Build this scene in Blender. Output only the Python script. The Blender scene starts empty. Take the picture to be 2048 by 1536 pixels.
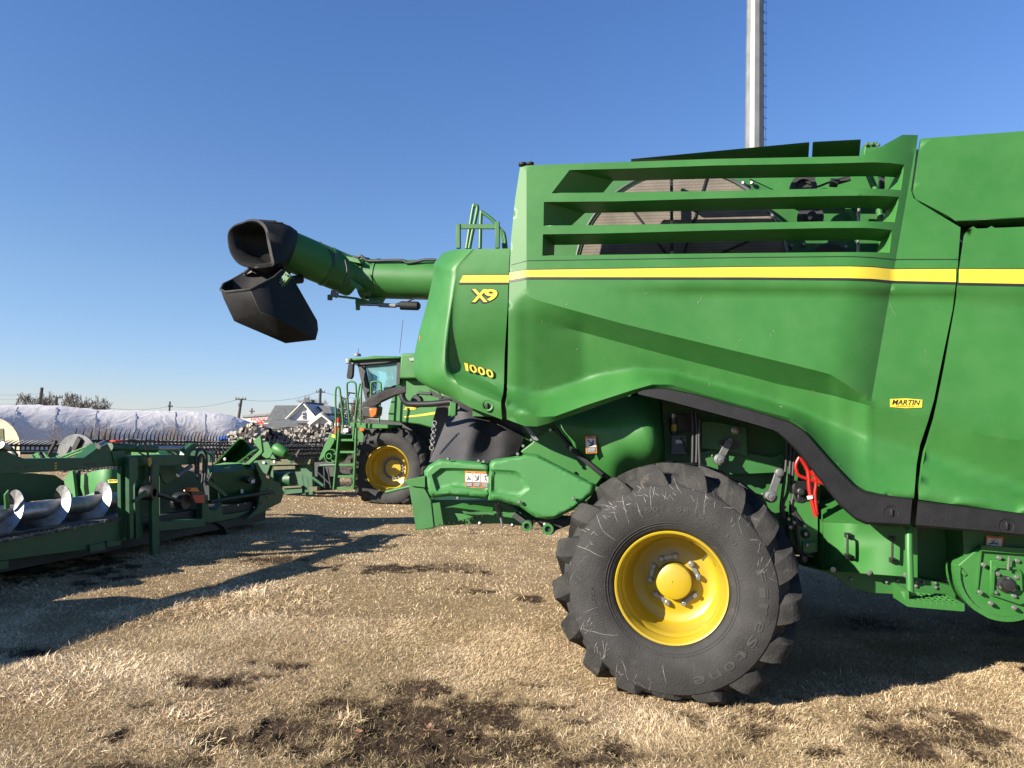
import bpy, bmesh, math, random
import numpy as np
from mathutils import Vector, Matrix
R = math.radians
random.seed(7); rng = np.random.default_rng(7)
scene = bpy.context.scene
# ------------------------------------------------------------------ camera
CAMZ = 1.62; FPX = 1450.0; PITCH = R(3.95); ROLL = R(1.6)
_F = Vector((0, math.cos(PITCH), math.sin(PITCH)))
_R0 = Vector((1, 0, 0)); _U0 = Vector((0, -math.sin(PITCH), math.cos(PITCH)))
_Rt = _R0*math.cos(ROLL) + _U0*math.sin(ROLL)
_Up = -_R0*math.sin(ROLL) + _U0*math.cos(ROLL)
cam_d = bpy.data.cameras.new('camera'); cam = bpy.data.objects.new('camera', cam_d)
scene.collection.objects.link(cam); scene.camera = cam
cam_d.sensor_width = 36.0; cam_d.lens = 36.0*FPX/2048.0
cam_d.clip_start = 0.05; cam_d.clip_end = 3000
M = Matrix((( _Rt.x,_Up.x,-_F.x,0),(_Rt.y,_Up.y,-_F.y,0),(_Rt.z,_Up.z,-_F.z,CAMZ),(0,0,0,1)))
cam.matrix_world = M
# ------------------------------------------------------------------ light
SUN_AZ = 240.0      # clockwise from +Y
SUN_EL = 23.0
az = R(SUN_AZ); el = R(SUN_EL)
SUN = Vector((math.sin(az)*math.cos(el), math.cos(az)*math.cos(el), math.sin(el)))
world = bpy.data.worlds.new('World'); scene.world = world; world.use_nodes = True
wn = world.node_tree; wn.nodes.clear()
sky = wn.nodes.new('ShaderNodeTexSky'); sky.sky_type = 'NISHITA'; sky.sun_disc = False
sky.sun_elevation = el; sky.sun_rotation = az; sky.altitude = 0
sky.air_density = 1.0; sky.dust_density = 0.0; sky.ozone_density = 4.0
bg = wn.nodes.new('ShaderNodeBackground'); bg.inputs['Strength'].default_value = 0.052
wo = wn.nodes.new('ShaderNodeOutputWorld')
hs_ = wn.nodes.new('ShaderNodeHueSaturation'); hs_.inputs['Saturation'].default_value = 1.0
# clear winter air: the low sky keeps its pale blue
tcw = wn.nodes.new('ShaderNodeTexCoord'); sx = wn.nodes.new('ShaderNodeSeparateXYZ'); crw = wn.nodes.new('ShaderNodeValToRGB')
crw.color_ramp.elements[0].position = 0.0; crw.color_ramp.elements[0].color = (.86,.87,1.15,1); crw.color_ramp.elements[1].position = .5; crw.color_ramp.elements[1].color = (.87,1.05,1.34,1)
e_ = crw.color_ramp.elements.new(.18); e_.color = (1.02,1.03,1.12,1)
mw = wn.nodes.new('ShaderNodeMix'); mw.data_type = 'RGBA'; mw.blend_type = 'MULTIPLY'; mw.inputs['Factor'].default_value = 1
wn.links.new(tcw.outputs['Generated'], sx.inputs[0]); wn.links.new(sx.outputs['Z'], crw.inputs['Fac'])
wn.links.new(sky.outputs[0], hs_.inputs['Color']); wn.links.new(hs_.outputs[0], mw.inputs['A']); wn.links.new(crw.outputs[0], mw.inputs['B']); wn.links.new(mw.outputs['Result'], bg.inputs[0]); wn.links.new(bg.outputs[0], wo.inputs[0])
sl = bpy.data.lights.new('sun', 'SUN'); sl.energy = 4.9; sl.angle = R(0.5); sl.color = (1, 0.92, 0.78)
so = bpy.data.objects.new('sun', sl); scene.collection.objects.link(so)
so.rotation_euler = SUN.to_track_quat('Z', 'Y').to_euler(); so.location = SUN*60
scene.view_settings.view_transform = 'Standard'; scene.view_settings.look = 'None'
scene.view_settings.gamma = 1; scene.view_settings.exposure = 1.5
scene.cycles.max_bounces = 6; scene.cycles.use_denoising = True
# ------------------------------------------------------------------ pixel helpers (photo pixels, 2048 x 1536)
CP = Vector((0, 0, CAMZ))
def ray(px, py):
    return (_F + _Rt*((px-1024)/FPX) + _Up*((768-py)/FPX))
def at(px, py, Y):
    d = ray(px, py); return CP + d*(Y/d.y)
def gnd(px, py, z=0.0):
    d = ray(px, py); return CP + d*((z-CAMZ)/d.z)
class Plane:
    """vertical plane; yaw = how much its normal turns to -x; w = depth behind it"""
    def __init__(s, p0, yaw):
        y = R(yaw); s.p0 = Vector(p0)
        s.n = Vector((math.sin(y), math.cos(y), 0))      # into the machine
        s.t = Vector((math.cos(y), -math.sin(y), 0))     # to the right
    def __call__(s, px, py, w=0.0):
        d = ray(px, py)
        k = ((s.p0 + s.n*w - CP).dot(s.n))/d.dot(s.n)
        return CP + d*k
# ------------------------------------------------------------------ materials
def lin(r, g, b):
    f = lambda c: (c/255/12.92) if c/255 <= .04045 else ((c/255+.055)/1.055)**2.4
    return (f(r), f(g), f(b), 1)
KA = .68
def mat(name, col, rough=.5, metal=0, coat=0, var=.12, vscale=6, bump=0, bscale=60, col2=None, dirt=None, dscale=3, dthr=.55, spec=.5, film=None):
    m = bpy.data.materials.new(name); m.use_nodes = True
    nt = m.node_tree; b = nt.nodes['Principled BSDF']; N = nt.nodes.new; L = nt.links.new
    kf = lambda c: tuple(x*KA for x in c[:3]) if max(c[:3]) > .06 else tuple(c[:3])
    col = (*kf(col), 1); col2 = (*kf(col2), 1) if col2 else None; dirt = kf(dirt) if dirt else None
    b.inputs['Roughness'].default_value = rough; b.inputs['Metallic'].default_value = metal
    b.inputs['Coat Weight'].default_value = coat; b.inputs['Coat Roughness'].default_value = .08
    b.inputs['Specular IOR Level'].default_value = spec
    tc = N('ShaderNodeTexCoord')
    nz = N('ShaderNodeTexNoise'); nz.inputs['Scale'].default_value = vscale; nz.inputs['Detail'].default_value = 5
    L(tc.outputs['Object'], nz.inputs['Vector'])
    mx = N('ShaderNodeMix'); mx.data_type = 'RGBA'
    c2 = col2 if col2 else tuple(min(1, c*(1+var)) for c in col[:3])+(1,)
    c1 = col if col2 else tuple(c*(1-var) for c in col[:3])+(1,)
    if len(c2) == 3: c2 = (*c2, 1)
    mx.inputs['A'].default_value = c1; mx.inputs['B'].default_value = c2
    rp = N('ShaderNodeValToRGB'); rp.color_ramp.elements[0].position = .35; rp.color_ramp.elements[1].position = .65
    L(nz.outputs['Fac'], rp.inputs['Fac']); L(rp.outputs['Color'], mx.inputs['Factor'])
    out = mx.outputs['Result']
    rr = N('ShaderNodeMapRange'); rr.inputs['To Min'].default_value = max(0, rough-.07); rr.inputs['To Max'].default_value = min(1, rough+.09)
    L(nz.outputs['Fac'], rr.inputs['Value']); L(rr.outputs['Result'], b.inputs['Roughness'])
    if dirt:
        n2 = N('ShaderNodeTexNoise'); n2.inputs['Scale'].default_value = dscale; n2.inputs['Detail'].default_value = 9
        n2.inputs['Roughness'].default_value = .7
        L(tc.outputs['Object'], n2.inputs['Vector'])
        r2 = N('ShaderNodeValToRGB'); r2.color_ramp.elements[0].position = dthr; r2.color_ramp.elements[1].position = min(1, dthr+.2)
        L(n2.outputs['Fac'], r2.inputs['Fac'])
        m2 = N('ShaderNodeMix'); m2.data_type = 'RGBA'; m2.inputs['B'].default_value = (*dirt[:3], 1)
        L(r2.outputs['Color'], m2.inputs['Factor']); L(out, m2.inputs['A']); out = m2.outputs['Result']
    if film:
        n4 = N('ShaderNodeTexNoise'); n4.inputs['Scale'].default_value = film[1]; n4.inputs['Detail'].default_value = 10; n4.inputs['Roughness'].default_value = .75; L(tc.outputs['Object'], n4.inputs['Vector'])
        r4 = N('ShaderNodeMapRange'); r4.inputs['From Min'].default_value = .42; r4.inputs['From Max'].default_value = .8; r4.inputs['To Max'].default_value = film[2]; L(n4.outputs['Fac'], r4.inputs['Value'])
        m4 = N('ShaderNodeMix'); m4.data_type = 'RGBA'; m4.inputs['B'].default_value = (*film[0], 1); L(r4.outputs['Result'], m4.inputs['Factor']); L(out, m4.inputs['A']); out = m4.outputs['Result']
    L(out, b.inputs['Base Color'])
    if bump:
        n3 = N('ShaderNodeTexNoise'); n3.inputs['Scale'].default_value = bscale; n3.inputs['Detail'].default_value = 6
        L(tc.outputs['Object'], n3.inputs['Vector'])
        bp = N('ShaderNodeBump'); bp.inputs['Strength'].default_value = bump; bp.inputs['Distance'].default_value = .01
        L(n3.outputs['Fac'], bp.inputs['Height']); L(bp.outputs['Normal'], b.inputs['Normal'])
    return m
MT = {}
MT['green']  = mat('green_paint', (.037,.182,.035), .46, coat=.0, spec=.4, var=.06, vscale=2.5, dirt=(.10,.20,.08), dscale=34, dthr=.66, film=((.09,.15,.07), 5, .22))
MT['greend'] = mat('dusty_green_paint', (.028,.15,.030), .5, var=.12, vscale=5, dirt=(.09,.13,.06), dscale=9, dthr=.56)
MT['greenc'] = mat('dusty_light_green', (.045,.215,.05), .55, var=.06, vscale=4, dirt=(.12,.24,.10), dscale=20, dthr=.6)
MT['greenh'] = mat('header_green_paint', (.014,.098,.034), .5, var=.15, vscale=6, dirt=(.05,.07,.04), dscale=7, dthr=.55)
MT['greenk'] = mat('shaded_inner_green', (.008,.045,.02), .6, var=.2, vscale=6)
MT['yellow'] = mat('yellow_paint', (.50,.355,.010), .38, coat=.15, var=.05, vscale=8, dirt=(.22,.15,.05), dscale=30, dthr=.66, film=((.20,.14,.06), 4, .5))
MT['stripe'] = mat('yellow_decal', (.80,.62,.05), .45, var=.03, vscale=6, dirt=(.5,.4,.1), dscale=40, dthr=.68)
MT['black']  = mat('black_plastic', (.0075,.0075,.0085), .6, spec=.3, var=.2, vscale=12, bump=.35, bscale=160, dirt=(.03,.028,.027), dscale=26, dthr=.64)
MT['blk']    = mat('black_paint', (.012,.012,.013), .45, var=.2)
MT['dark']   = mat('dark_steel', (.02,.022,.022), .6, var=.3, vscale=9)
MT['rubber'] = mat('tyre_rubber', (.028,.027,.027), .72, var=.25, vscale=5, bump=.4, bscale=90, dirt=(.07,.066,.06), dscale=7, dthr=.56, spec=.25)
MT['mud']    = mat('rubber_with_dry_mud', (.030,.029,.028), .8, var=.3, vscale=9, bump=.5, bscale=70, dirt=(.15,.13,.105), dscale=14, dthr=.58, spec=.2)
MT['cloth']  = mat('rubber_curtain', (.035,.034,.036), .55, var=.2, vscale=4, bump=.2, bscale=40)
MT['scratch']= mat('pale_scratch', (.34,.33,.31), .8, var=.3, vscale=30)
MT['steel']  = mat('bare_steel', (.42,.42,.43), .42, metal=.75, var=.2, vscale=14, dirt=(.16,.11,.07), dscale=5, dthr=.6)
MT['zinc']   = mat('zinc_bolt', (.36,.36,.35), .35, metal=.7, var=.1)
MT['galv']   = mat('galvanised_steel', (.21,.222,.23), .55, metal=.25, var=.12, vscale=1.5, bump=.1, bscale=20)
MT['white']  = mat('white_decal', (.78,.78,.76), .5, var=.03)
MT['orange'] = mat('orange_decal', (.80,.22,.03), .5, var=.05)
MT['amber']  = mat('amber_lens', (.75,.16,.01), .2, coat=.6, var=.1)
MT['red']    = mat('red_hose', (.42,.015,.012), .35, var=.1)
MT['redp']   = mat('red_plastic', (.70,.05,.03), .4, var=.06)
MT['screen'] = mat('rotary_screen_mesh', (.21,.175,.145), .8, var=.18, vscale=7, bump=.5, bscale=200)
MT['rust']   = mat('rusty_board', (.06,.05,.035), .85, var=.4, vscale=12, bump=.5, bscale=60)
MT['blue']   = mat('blue_sheet', (.03,.12,.5), .5)
MT['cream']  = mat('cream_tarp', (.72,.66,.45), .6, var=.06, dirt=(.4,.36,.26), dscale=3)
MT['label']  = mat('dark_label_text', (.06,.06,.06), .6)
def add_wave(m, scale, amt, direction='Z'):
    nt = m.node_tree; b = nt.nodes['Principled BSDF']; src = b.inputs['Base Color'].links[0].from_socket
    w = nt.nodes.new('ShaderNodeTexWave'); w.wave_type = 'BANDS'; w.bands_direction = direction; w.inputs['Scale'].default_value = scale; w.inputs['Distortion'].default_value = .6
    tc = nt.nodes.new('ShaderNodeTexCoord'); nt.links.new(tc.outputs['Object'], w.inputs['Vector'])
    r = nt.nodes.new('ShaderNodeMapRange'); r.inputs['To Min'].default_value = 1-amt; nt.links.new(w.outputs['Fac'], r.inputs['Value'])
    x = nt.nodes.new('ShaderNodeMix'); x.data_type = 'RGBA'; x.blend_type = 'MULTIPLY'; x.inputs['Factor'].default_value = 1
    nt.links.new(src, x.inputs['A']); nt.links.new(r.outputs[0], x.inputs['B']); nt.links.new(x.outputs['Result'], b.inputs['Base Color'])
add_wave(MT['screen'], 14, .3)
# ------------------------------------------------------------------ mesh builder
class MB:
    def __init__(s): s.v = []; s.f = []; s.se = set(); s.cuts = []
    def add(s, vs, fs):
        o = len(s.v); s.cuts.append((o, len(s.f))); s.v += [Vector(p) for p in vs]; s.f += [tuple(i+o for i in f) for f in fs]; return s
    def poly(s, pts): return s.add(pts, [tuple(range(len(pts)))])
    def prism(s, pts, vec):
        n = len(pts); vec = Vector(vec); pts = [Vector(p) for p in pts]
        f = [tuple(range(n)), tuple(range(2*n-1, n-1, -1))] + [(i, (i+1) % n + 0, (i+1) % n + n, i+n) for i in range(n)]
        return s.add(pts+[p+vec for p in pts], f)
    def box(s, c, size, rot=None):
        c = Vector(c); a, b, d = (x/2 for x in size)
        vs = [Vector((x, y, z)) for x in (-a, a) for y in (-b, b) for z in (-d, d)]
        if rot is not None: vs = [rot @ v for v in vs]
        return s.add([c+v for v in vs], [(0,1,3,2),(4,6,7,5),(0,4,5,1),(2,3,7,6),(0,2,6,4),(1,5,7,3)])
    def bar(s, p0, p1, wd, ht, up=(0,0,1)):
        p0 = Vector(p0); p1 = Vector(p1); d = (p1-p0).normalized(); u = Vector(up)
        x = d.cross(u)
        if x.length < 1e-3: x = d.cross(Vector((1,0,0)))
        x.normalize(); u = x.cross(d).normalized()
        q = [x*(-wd/2)+u*(-ht/2), x*(wd/2)+u*(-ht/2), x*(wd/2)+u*(ht/2), x*(-wd/2)+u*(ht/2)]
        return s.prism([p0+k for k in q], p1-p0)
    def tube(s, path, r, n=10, caps=True):
        path = [Vector(p) for p in path]; rs = r if isinstance(r, (list, tuple)) else [r]*len(path)
        vs = []; prev = None
        for i, p in enumerate(path):
            a = path[max(0, i-1)]; b = path[min(len(path)-1, i+1)]; d = (b-a)
            if d.length < 1e-9: d = Vector((0,0,1))
            d.normalize()
            if prev is None:
                x = d.orthogonal().normalized()
            else:
                x = prev - d*prev.dot(d)
                x = x.normalized() if x.length > 1e-6 else d.orthogonal().normalized()
            prev = x; y = d.cross(x)
            for k in range(n):
                t = 2*math.pi*k/n; vs.append(p + (x*math.cos(t)+y*math.sin(t))*rs[i])
        m = len(path); f = []
        for i in range(m-1):
            for k in range(n):
                f.append((i*n+k, i*n+(k+1) % n, (i+1)*n+(k+1) % n, (i+1)*n+k))
        if caps: f += [tuple(range(n-1, -1, -1)), tuple((m-1)*n+k for k in range(n))]
        return s.add(vs, f)
    def cyl(s, p0, p1, r, n=20): return s.tube([p0, p1], r, n)
    def lathe(s, c, ax, prof, n=64, u=None, close=False):
        """prof: (radius, distance along ax)"""
        c = Vector(c); ax = Vector(ax).normalized(); u = Vector(u) if u else ax.orthogonal().normalized(); v = ax.cross(u)
        vs = []; m = len(prof)
        for (r, a) in prof:
            for k in range(n):
                t = 2*math.pi*k/n; vs.append(c+ax*a+(u*math.cos(t)+v*math.sin(t))*r)
        f = []
        for i in range(m-1 if not close else m):
            j = (i+1) % m
            for k in range(n): f.append((i*n+k, i*n+(k+1) % n, j*n+(k+1) % n, j*n+k))
        if not close:
            if prof[0][0] > 1e-6: pass
        return s.add(vs, f)
    def disc(s, c, ax, r, th, n=16):
        ax = Vector(ax).normalized(); c = Vector(c); return s.tube([c, c+ax*th], r, n)
    def loft(s, lines, closed=False):
        m = len(lines[0]); vs = [p for l in lines for p in l]; f = []
        for i in range(len(lines)-1):
            for k in range(m if closed else m-1):
                j = (k+1) % m; f.append((i*m+k, i*m+j, (i+1)*m+j, (i+1)*m+k))
        return s.add(vs, f)
    def hull(s, pts, drop=None):
        bm = bmesh.new(); vs = [bm.verts.new(p) for p in pts]
        r = bmesh.ops.convex_hull(bm, input=vs)
        bm.verts.ensure_lookup_table(); bm.verts.index_update()
        V = [v.co.copy() for v in bm.verts]; keep = []
        for f in bm.faces:
            idx = tuple(v.index for v in f.verts)
            if drop and all(i < drop for i in idx): continue
            keep.append(idx)
        bm.free(); return s.add(V, keep)
    def sphere(s, c, r, n=12, sc=(1,1,1)):
        c = Vector(c); ls = []
        for i in range(n//2+1):
            th = math.pi*i/(n//2)
            ls.append([c+Vector((r*sc[0]*math.sin(th)*math.cos(2*math.pi*k/n), r*sc[1]*math.sin(th)*math.sin(2*math.pi*k/n), r*sc[2]*math.cos(th))) for k in range(n)])
        return s.loft(ls, True)
    def build(s, name, m, parent=None, smooth=30, bevel=0, solid=0, offset=-1, recalc=True):
        me = bpy.data.meshes.new(name)
        off = Vector((0,0,0))
        if parent is not None:
            q = parent
            while q is not None: off += q.location; q = q.parent
        vs = [tuple(p-off) for p in s.v]
        me.from_pydata(vs, [], s.f)
        bm = bmesh.new(); bm.from_mesh(me)
        bmesh.ops.remove_doubles(bm, verts=bm.verts, dist=1e-5)
        if recalc: bmesh.ops.recalc_face_normals(bm, faces=bm.faces)
        ang = R(smooth)
        if s.se:
            k_ = lambda v: tuple(round(c, 3) for c in (v.co+off))
            for e in bm.edges:
                e.smooth = not (len(e.link_faces) < 2 or frozenset((k_(e.verts[0]), k_(e.verts[1]))) in s.se)
            ang = None
        for f in bm.faces: f.smooth = smooth > 0
        for e in bm.edges:
            if ang is None: break
            if len(e.link_faces) < 2: e.smooth = False
            if len(e.link_faces) == 2:
                try: e.smooth = e.calc_face_angle(0) < ang
                except Exception: pass
        bm.to_mesh(me); bm.free()
        me.materials.append(m if not isinstance(m, str) else MT[m])
        o = bpy.data.objects.new(name, me); scene.collection.objects.link(o)
        if parent is not None: o.parent = parent
        if solid:
            md = o.modifiers.new('solid', 'SOLIDIFY'); md.thickness = solid; md.offset = offset
        if bevel:
            md = o.modifiers.new('bevel', 'BEVEL'); md.width = bevel; md.segments = 2; md.limit_method = 'ANGLE'; md.angle_limit = R(40)
        return o
def each(mb, name, m, parent, **kw):
    """one object per piece added to the builder"""
    out = []; c = mb.cuts+[(len(mb.v), len(mb.f))]
    for i in range(len(mb.cuts)):
        (v0, f0), (v1, f1) = c[i], c[i+1]; q = MB(); q.add(mb.v[v0:v1], [tuple(k-v0 for k in f) for f in mb.f[f0:f1]]); out.append(q.build(name, m, parent, **kw))
    return out
def tag(o, label=None, cat=None, group=None, kind=None):
    if label: o['label'] = label
    if cat: o['category'] = cat
    if group: o['group'] = group
    if kind: o['kind'] = kind
    return o
def empty(name, loc, label=None, cat=None, group=None):
    o = bpy.data.objects.new(name, None); scene.collection.objects.link(o); o.location = loc
    o.empty_display_size = .2
    return tag(o, label, cat, group)
def resample(line, xs):
    """polyline of tuples sampled at given first coordinates"""
    a = np.array(line, float); return [tuple([x]+[float(np.interp(x, a[:,0], a[:,k])) for k in range(1, a.shape[1])]) for x in xs]
def along(line, n):
    a = np.array(line, float); d = np.r_[0, np.cumsum(np.hypot(*np.diff(a[:, :2], axis=0).T))]
    t = np.linspace(0, d[-1], n); return [tuple(float(np.interp(x, d, a[:, k])) for k in range(a.shape[1])) for x in t]
def smoothpath(pts, n=6):
    """Catmull-Rom through points"""
    P = [Vector(p) for p in pts]; out = []
    for i in range(len(P)-1):
        p0 = P[max(0, i-1)]; p1 = P[i]; p2 = P[i+1]; p3 = P[min(len(P)-1, i+2)]
        for k in range(n):
            t = k/n
            out.append(.5*((2*p1)+(-p0+p2)*t+(2*p0-5*p1+4*p2-p3)*t*t+(-p0+3*p1-3*p2+p3)*t**3))
    out.append(P[-1]); return out
_tc = {}
def text_geom(txt, bold=0.0, shear=0.0, spacing=1.0):
    key = (txt, bold, shear, spacing)
    if key in _tc: return _tc[key]
    cu = bpy.data.curves.new('t', 'FONT'); cu.body = txt; cu.offset = bold; cu.shear = shear; cu.space_character = spacing
    cu.resolution_u = 3
    ob = bpy.data.objects.new('t', cu); scene.collection.objects.link(ob)
    dg = bpy.context.evaluated_depsgraph_get(); dg.update()
    me = bpy.data.meshes.new_from_object(ob.evaluated_get(dg))
    V = np.array([v.co[:] for v in me.vertices]); Fc = [tuple(p.vertices) for p in me.polygons]
    bpy.data.objects.remove(ob); bpy.data.curves.remove(cu); bpy.data.meshes.remove(me)
    mn = V.min(0); mxx = V.max(0)
    V = (V-mn)/np.maximum(mxx-mn, 1e-6)
    _tc[key] = (V, Fc); return V, Fc
def text_on(mb, txt, quad, fn, bold=0.0, shear=0.0, spacing=1.0, th=None):
    """quad: pixel corners TL, TR, BR, BL; fn(px,py)->world point"""
    V, Fc = text_geom(txt, bold, shear, spacing)
    tl, tr, br, bl = [Vector(q) for q in quad]
    pts = []
    for (x, y, _) in V:
        p = (bl*(1-x)+br*x)*(1-y) + (tl*(1-x)+tr*x)*y
        pts.append(fn(p.x, p.y))
    mb.add(pts, Fc)
# ================================================================== NEAR COMBINE
MT['steel2'] = mat('dull_steel', (.16,.165,.17), .5, metal=.5, var=.2)
from mathutils.geometry import delaunay_2d_cdt
X = Plane(at(1342, 880, 4.78), 11.0)
def XP(u, w, z): p = X.p0 + X.t*u + X.n*w; return Vector((p.x, p.y, z))
def XU(px, py=880, w=0): return (X(px, py, w)-X.p0).dot(X.t)
combine = empty('combine_harvester', (X.p0.x, X.p0.y, 0), 'huge green combine harvester with yellow stripe filling the right side of the photo', 'combine harvester')
def ip(line, x): a = np.array(line, float); return float(np.interp(x, a[:, 0], a[:, 1]))
def inside(p, poly):
    x, y = p; c = False; n = len(poly)
    for i in range(n):
        x1, y1 = poly[i][:2]; x2, y2 = poly[(i+1) % n][:2]
        if (y1 > y) != (y2 > y) and x < (x2-x1)*(y-y1)/(y2-y1)+x1: c = not c
    return c
def panel(mb, outline, holes, creases, wf, grid=14, fn=None, soft=()):
    fn = fn or X
    pts = []; edges = []
    def addline(l, closed, step=12):
        l = [q[:2] for q in l]
        if closed: l = l+[l[0]]
        start = len(pts); m = 0
        for i in range(len(l)-1):
            a, b = l[i], l[i+1]; k = max(1, int(math.hypot(b[0]-a[0], b[1]-a[1])/step))
            for j in range(k):
                pts.append((a[0]+(b[0]-a[0])*j/k, a[1]+(b[1]-a[1])*j/k)); m += 1
        if not closed: pts.append(l[-1]); m += 1
        for i in range(m-1): edges.append((start+i, start+i+1))
        if closed: edges.append((start+m-1, start))
    addline(outline, True)
    for h in holes: addline(h, True)
    for c in creases: addline(c, False)
    for c in soft: addline(c, False)
    P = np.array(pts)
    x0, y0 = np.array([q[:2] for q in outline]).min(0); x1, y1 = np.array([q[:2] for q in outline]).max(0)
    for gy in np.arange(y0+grid/2, y1, grid):
        for gx in np.arange(x0+grid/2, x1, grid):
            if not inside((gx, gy), outline) or any(inside((gx, gy), h) for h in holes): continue
            if np.min(np.abs(P-(gx, gy)).sum(1)) < grid*.5: continue
            pts.append((gx, gy))
    r = delaunay_2d_cdt([Vector(p) for p in pts], edges, [], 0, 1e-4)
    V = [(v.x, v.y) for v in r[0]]; F = []
    for f in r[2]:
        cx = sum(V[i][0] for i in f)/3; cy = sum(V[i][1] for i in f)/3
        if inside((cx, cy), outline) and not any(inside((cx, cy), h) for h in holes): F.append(tuple(f))
    used = sorted({i for f in F for i in f}); mp = {i: k for k, i in enumerate(used)}
    W3 = {i: fn(V[i][0], V[i][1], wf(V[i][0], V[i][1])) for i in used}
    F = [f if (W3[f[1]]-W3[f[0]]).cross(W3[f[2]]-W3[f[0]]).dot(CP-W3[f[0]]) > 0 else f[::-1] for f in F]
    mb.add([W3[i] for i in used], [tuple(mp[i] for i in f) for f in F])
    def dl(p, c):
        d = 1e9
        for a, b in zip(c[:-1], c[1:]):
            vx, vy = b[0]-a[0], b[1]-a[1]; t = max(0, min(1, ((p[0]-a[0])*vx+(p[1]-a[1])*vy)/(vx*vx+vy*vy+1e-9))); d = min(d, math.hypot(p[0]-a[0]-vx*t, p[1]-a[1]-vy*t))
        return d
    kk = lambda v: tuple(round(c, 3) for c in v)
    mb.se.add(0)
    for c in creases:
        on = {i for i in used if dl(V[i], c) < .4}
        for f in F:
            for a, b in ((f[0], f[1]), (f[1], f[2]), (f[2], f[0])):
                if a in on and b in on and dl(((V[a][0]+V[b][0])/2, (V[a][1]+V[b][1])/2), c) < .4: mb.se.add(frozenset((kk(W3[a]), kk(W3[b]))))
def sm(t): t = min(1, max(0, t)); return t*t*(3-2*t)
LA = [(1016,624),(1050,586),(1059,594),(1073,600),(1132,616.5),(1244,647),(1342,671),(1500,709),(1555,722),(1636,742),(1661,749),(1675,758),(1703,775),(1717,787),(1738,809),(1854,838),(1950,866),(2012,876),(2048,880),(2500,930)]
LB = [(1016,625),(1122,653),(1244,686),(1366,719),(1500,753),(1555,768),(1661,790),(1738,811),(1854,839),(1950,867),(2012,877),(2048,881),(2500,931)]
LC = [(1010,779),(1061,788),(1090,785),(1137,771),(1195,752),(1268,740),(1342,747),(1450,777),(1500,790),(1590,819),(1731,875),(1833,907),(1942,945),(2048,981),(2500,1090)]
LD = [(1006,802),(1012,806),(1049,823),(1080,834),(1110,832.5),(1171,810.5),(1268.5,779),(1305,769),(1342,769),(1450,801),(1500,815),(1580,836.5),(1605,854),(1626,877),(1661,917),(1707,966.5),(1731,980.6),(1766,989),(1826,993),(1835,993),(2048,1019),(2500,1080)]
LE = [(1006,836),(1013.4,838.6),(1049,852),(1073,853),(1097.6,847),(1171,821.5),(1268.5,787),(1305,777),(1342,779),(1450,809),(1500,823),(1580,845),(1605,862),(1626,885),(1661,925),(1707,972),(1731,986),(1766,994),(1826,998),(1836,999),(2048,1027),(2500,1088)]
LL = [(1050,567),(1500,570),(1700,572),(1787,577.5),(1911,578),(2048,582),(2500,590)]
def bx(py): return 1835-(py-270)*0.174
def Wb(px, py):
    w = 0.0
    if px < 1053: w += .026*(1053-px)/35
    if px < 1900:
        s = min(1, max(0, (px-(bx(py)-100))/100)); w += .085*s*s
    else: w += .085
    if py > 560:
        l = ip(LL, px); w += .032*sm((py-l)/20)*sm((px-1180)/220)
    return w
def Wraw(px, py):
    a = ip(LA, px)
    if py <= a: return Wb(px, py)
    b, c, d, e = ip(LB, px), ip(LC, px), ip(LD, px), ip(LE, px)
    wa = Wb(px, a); wb = wa+.0037*max(0, b-a)*min(1, max(0, (px-1016)/150)); wc = wb+.0009*max(0, c-b)
    wd = -.005+.02*sm((px-1500)/250); we = wd+.035
    if py <= b: return wa+(wb-wa)*(py-a)/max(b-a, .5)
    if py <= c: return wb+(wc-wb)*(py-b)/max(c-b, .5)
    if py <= d: return wc+(wd-wc)*(py-c)/max(d-c, .5)
    return wd+(we-wd)*min(1.5, (py-d)/max(e-d, .5))
def W(px, py):
    b = ip(LB, px)+10; d = ip(LD, px)
    if b < py < d-1:
        k = min(7, py-b, d-py)
        return sum(Wraw(px, py+q*k) for q in (-1, -.6, -.3, 0, .3, .6, 1))/7
    return Wraw(px, py)
# slat openings: outer rim on the face, inner rim deeper
O1t = [(1139,340),(1259,337),(1423,331),(1651,327),(1746,324.5),(1780,326),(1809,329.5)]
O1b = [(1103,386.6),(1167,386.4),(1423,383),(1651,378),(1727,378),(1770,379),(1802,381)]
O2t = [(1087.6,403.8),(1232,402.6),(1423,397),(1651,392),(1727,391),(1770,392),(1799,394)]
O2b = [(1087,452),(1232,450.6),(1423,447.5),(1651,443.7),(1727,443.2),(1760,444),(1789,445.6)]
O3t = [(1085.7,468.5),(1194,467),(1423,461),(1651,456),(1727,455.6),(1755,457),(1784.5,460)]
O3b = [(1084.6,511.5),(1200,510.5),(1423,507.7),(1651,505.4),(1727,505),(1750,505.5),(1779,506.6)]
holes = [O1t+O1b[::-1], O2t+O2b[::-1], O3t+O3b[::-1]]
Wd = .20
I1t = [(1226,361),(1259,360.5),(1423,356.5),(1651,353),(1740,351.6),(1765,352),(1790,354)]
I1b = [(1205,386.6),(1250,386.2),(1423,383),(1651,378),(1727,378),(1765,379),(1776,381)]
I2t = [(1170,425.5),(1232,424.5),(1423,420),(1651,416),(1727,415.5),(1755,416),(1774,419)]
I2b = [(1143,450.6),(1232,450.3),(1423,447.5),(1651,443.7),(1727,443.2),(1750,444),(1763,445.6)]
I3t = [(1108.6,489.4),(1194,488),(1423,483),(1651,479.5),(1727,479),(1745,480),(1762,482)]
I3b = [(1107.5,511.5),(1200,510.5),(1423,507.7),(1651,505.4),(1727,505),(1740,505.5),(1752,506.6)]
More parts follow.
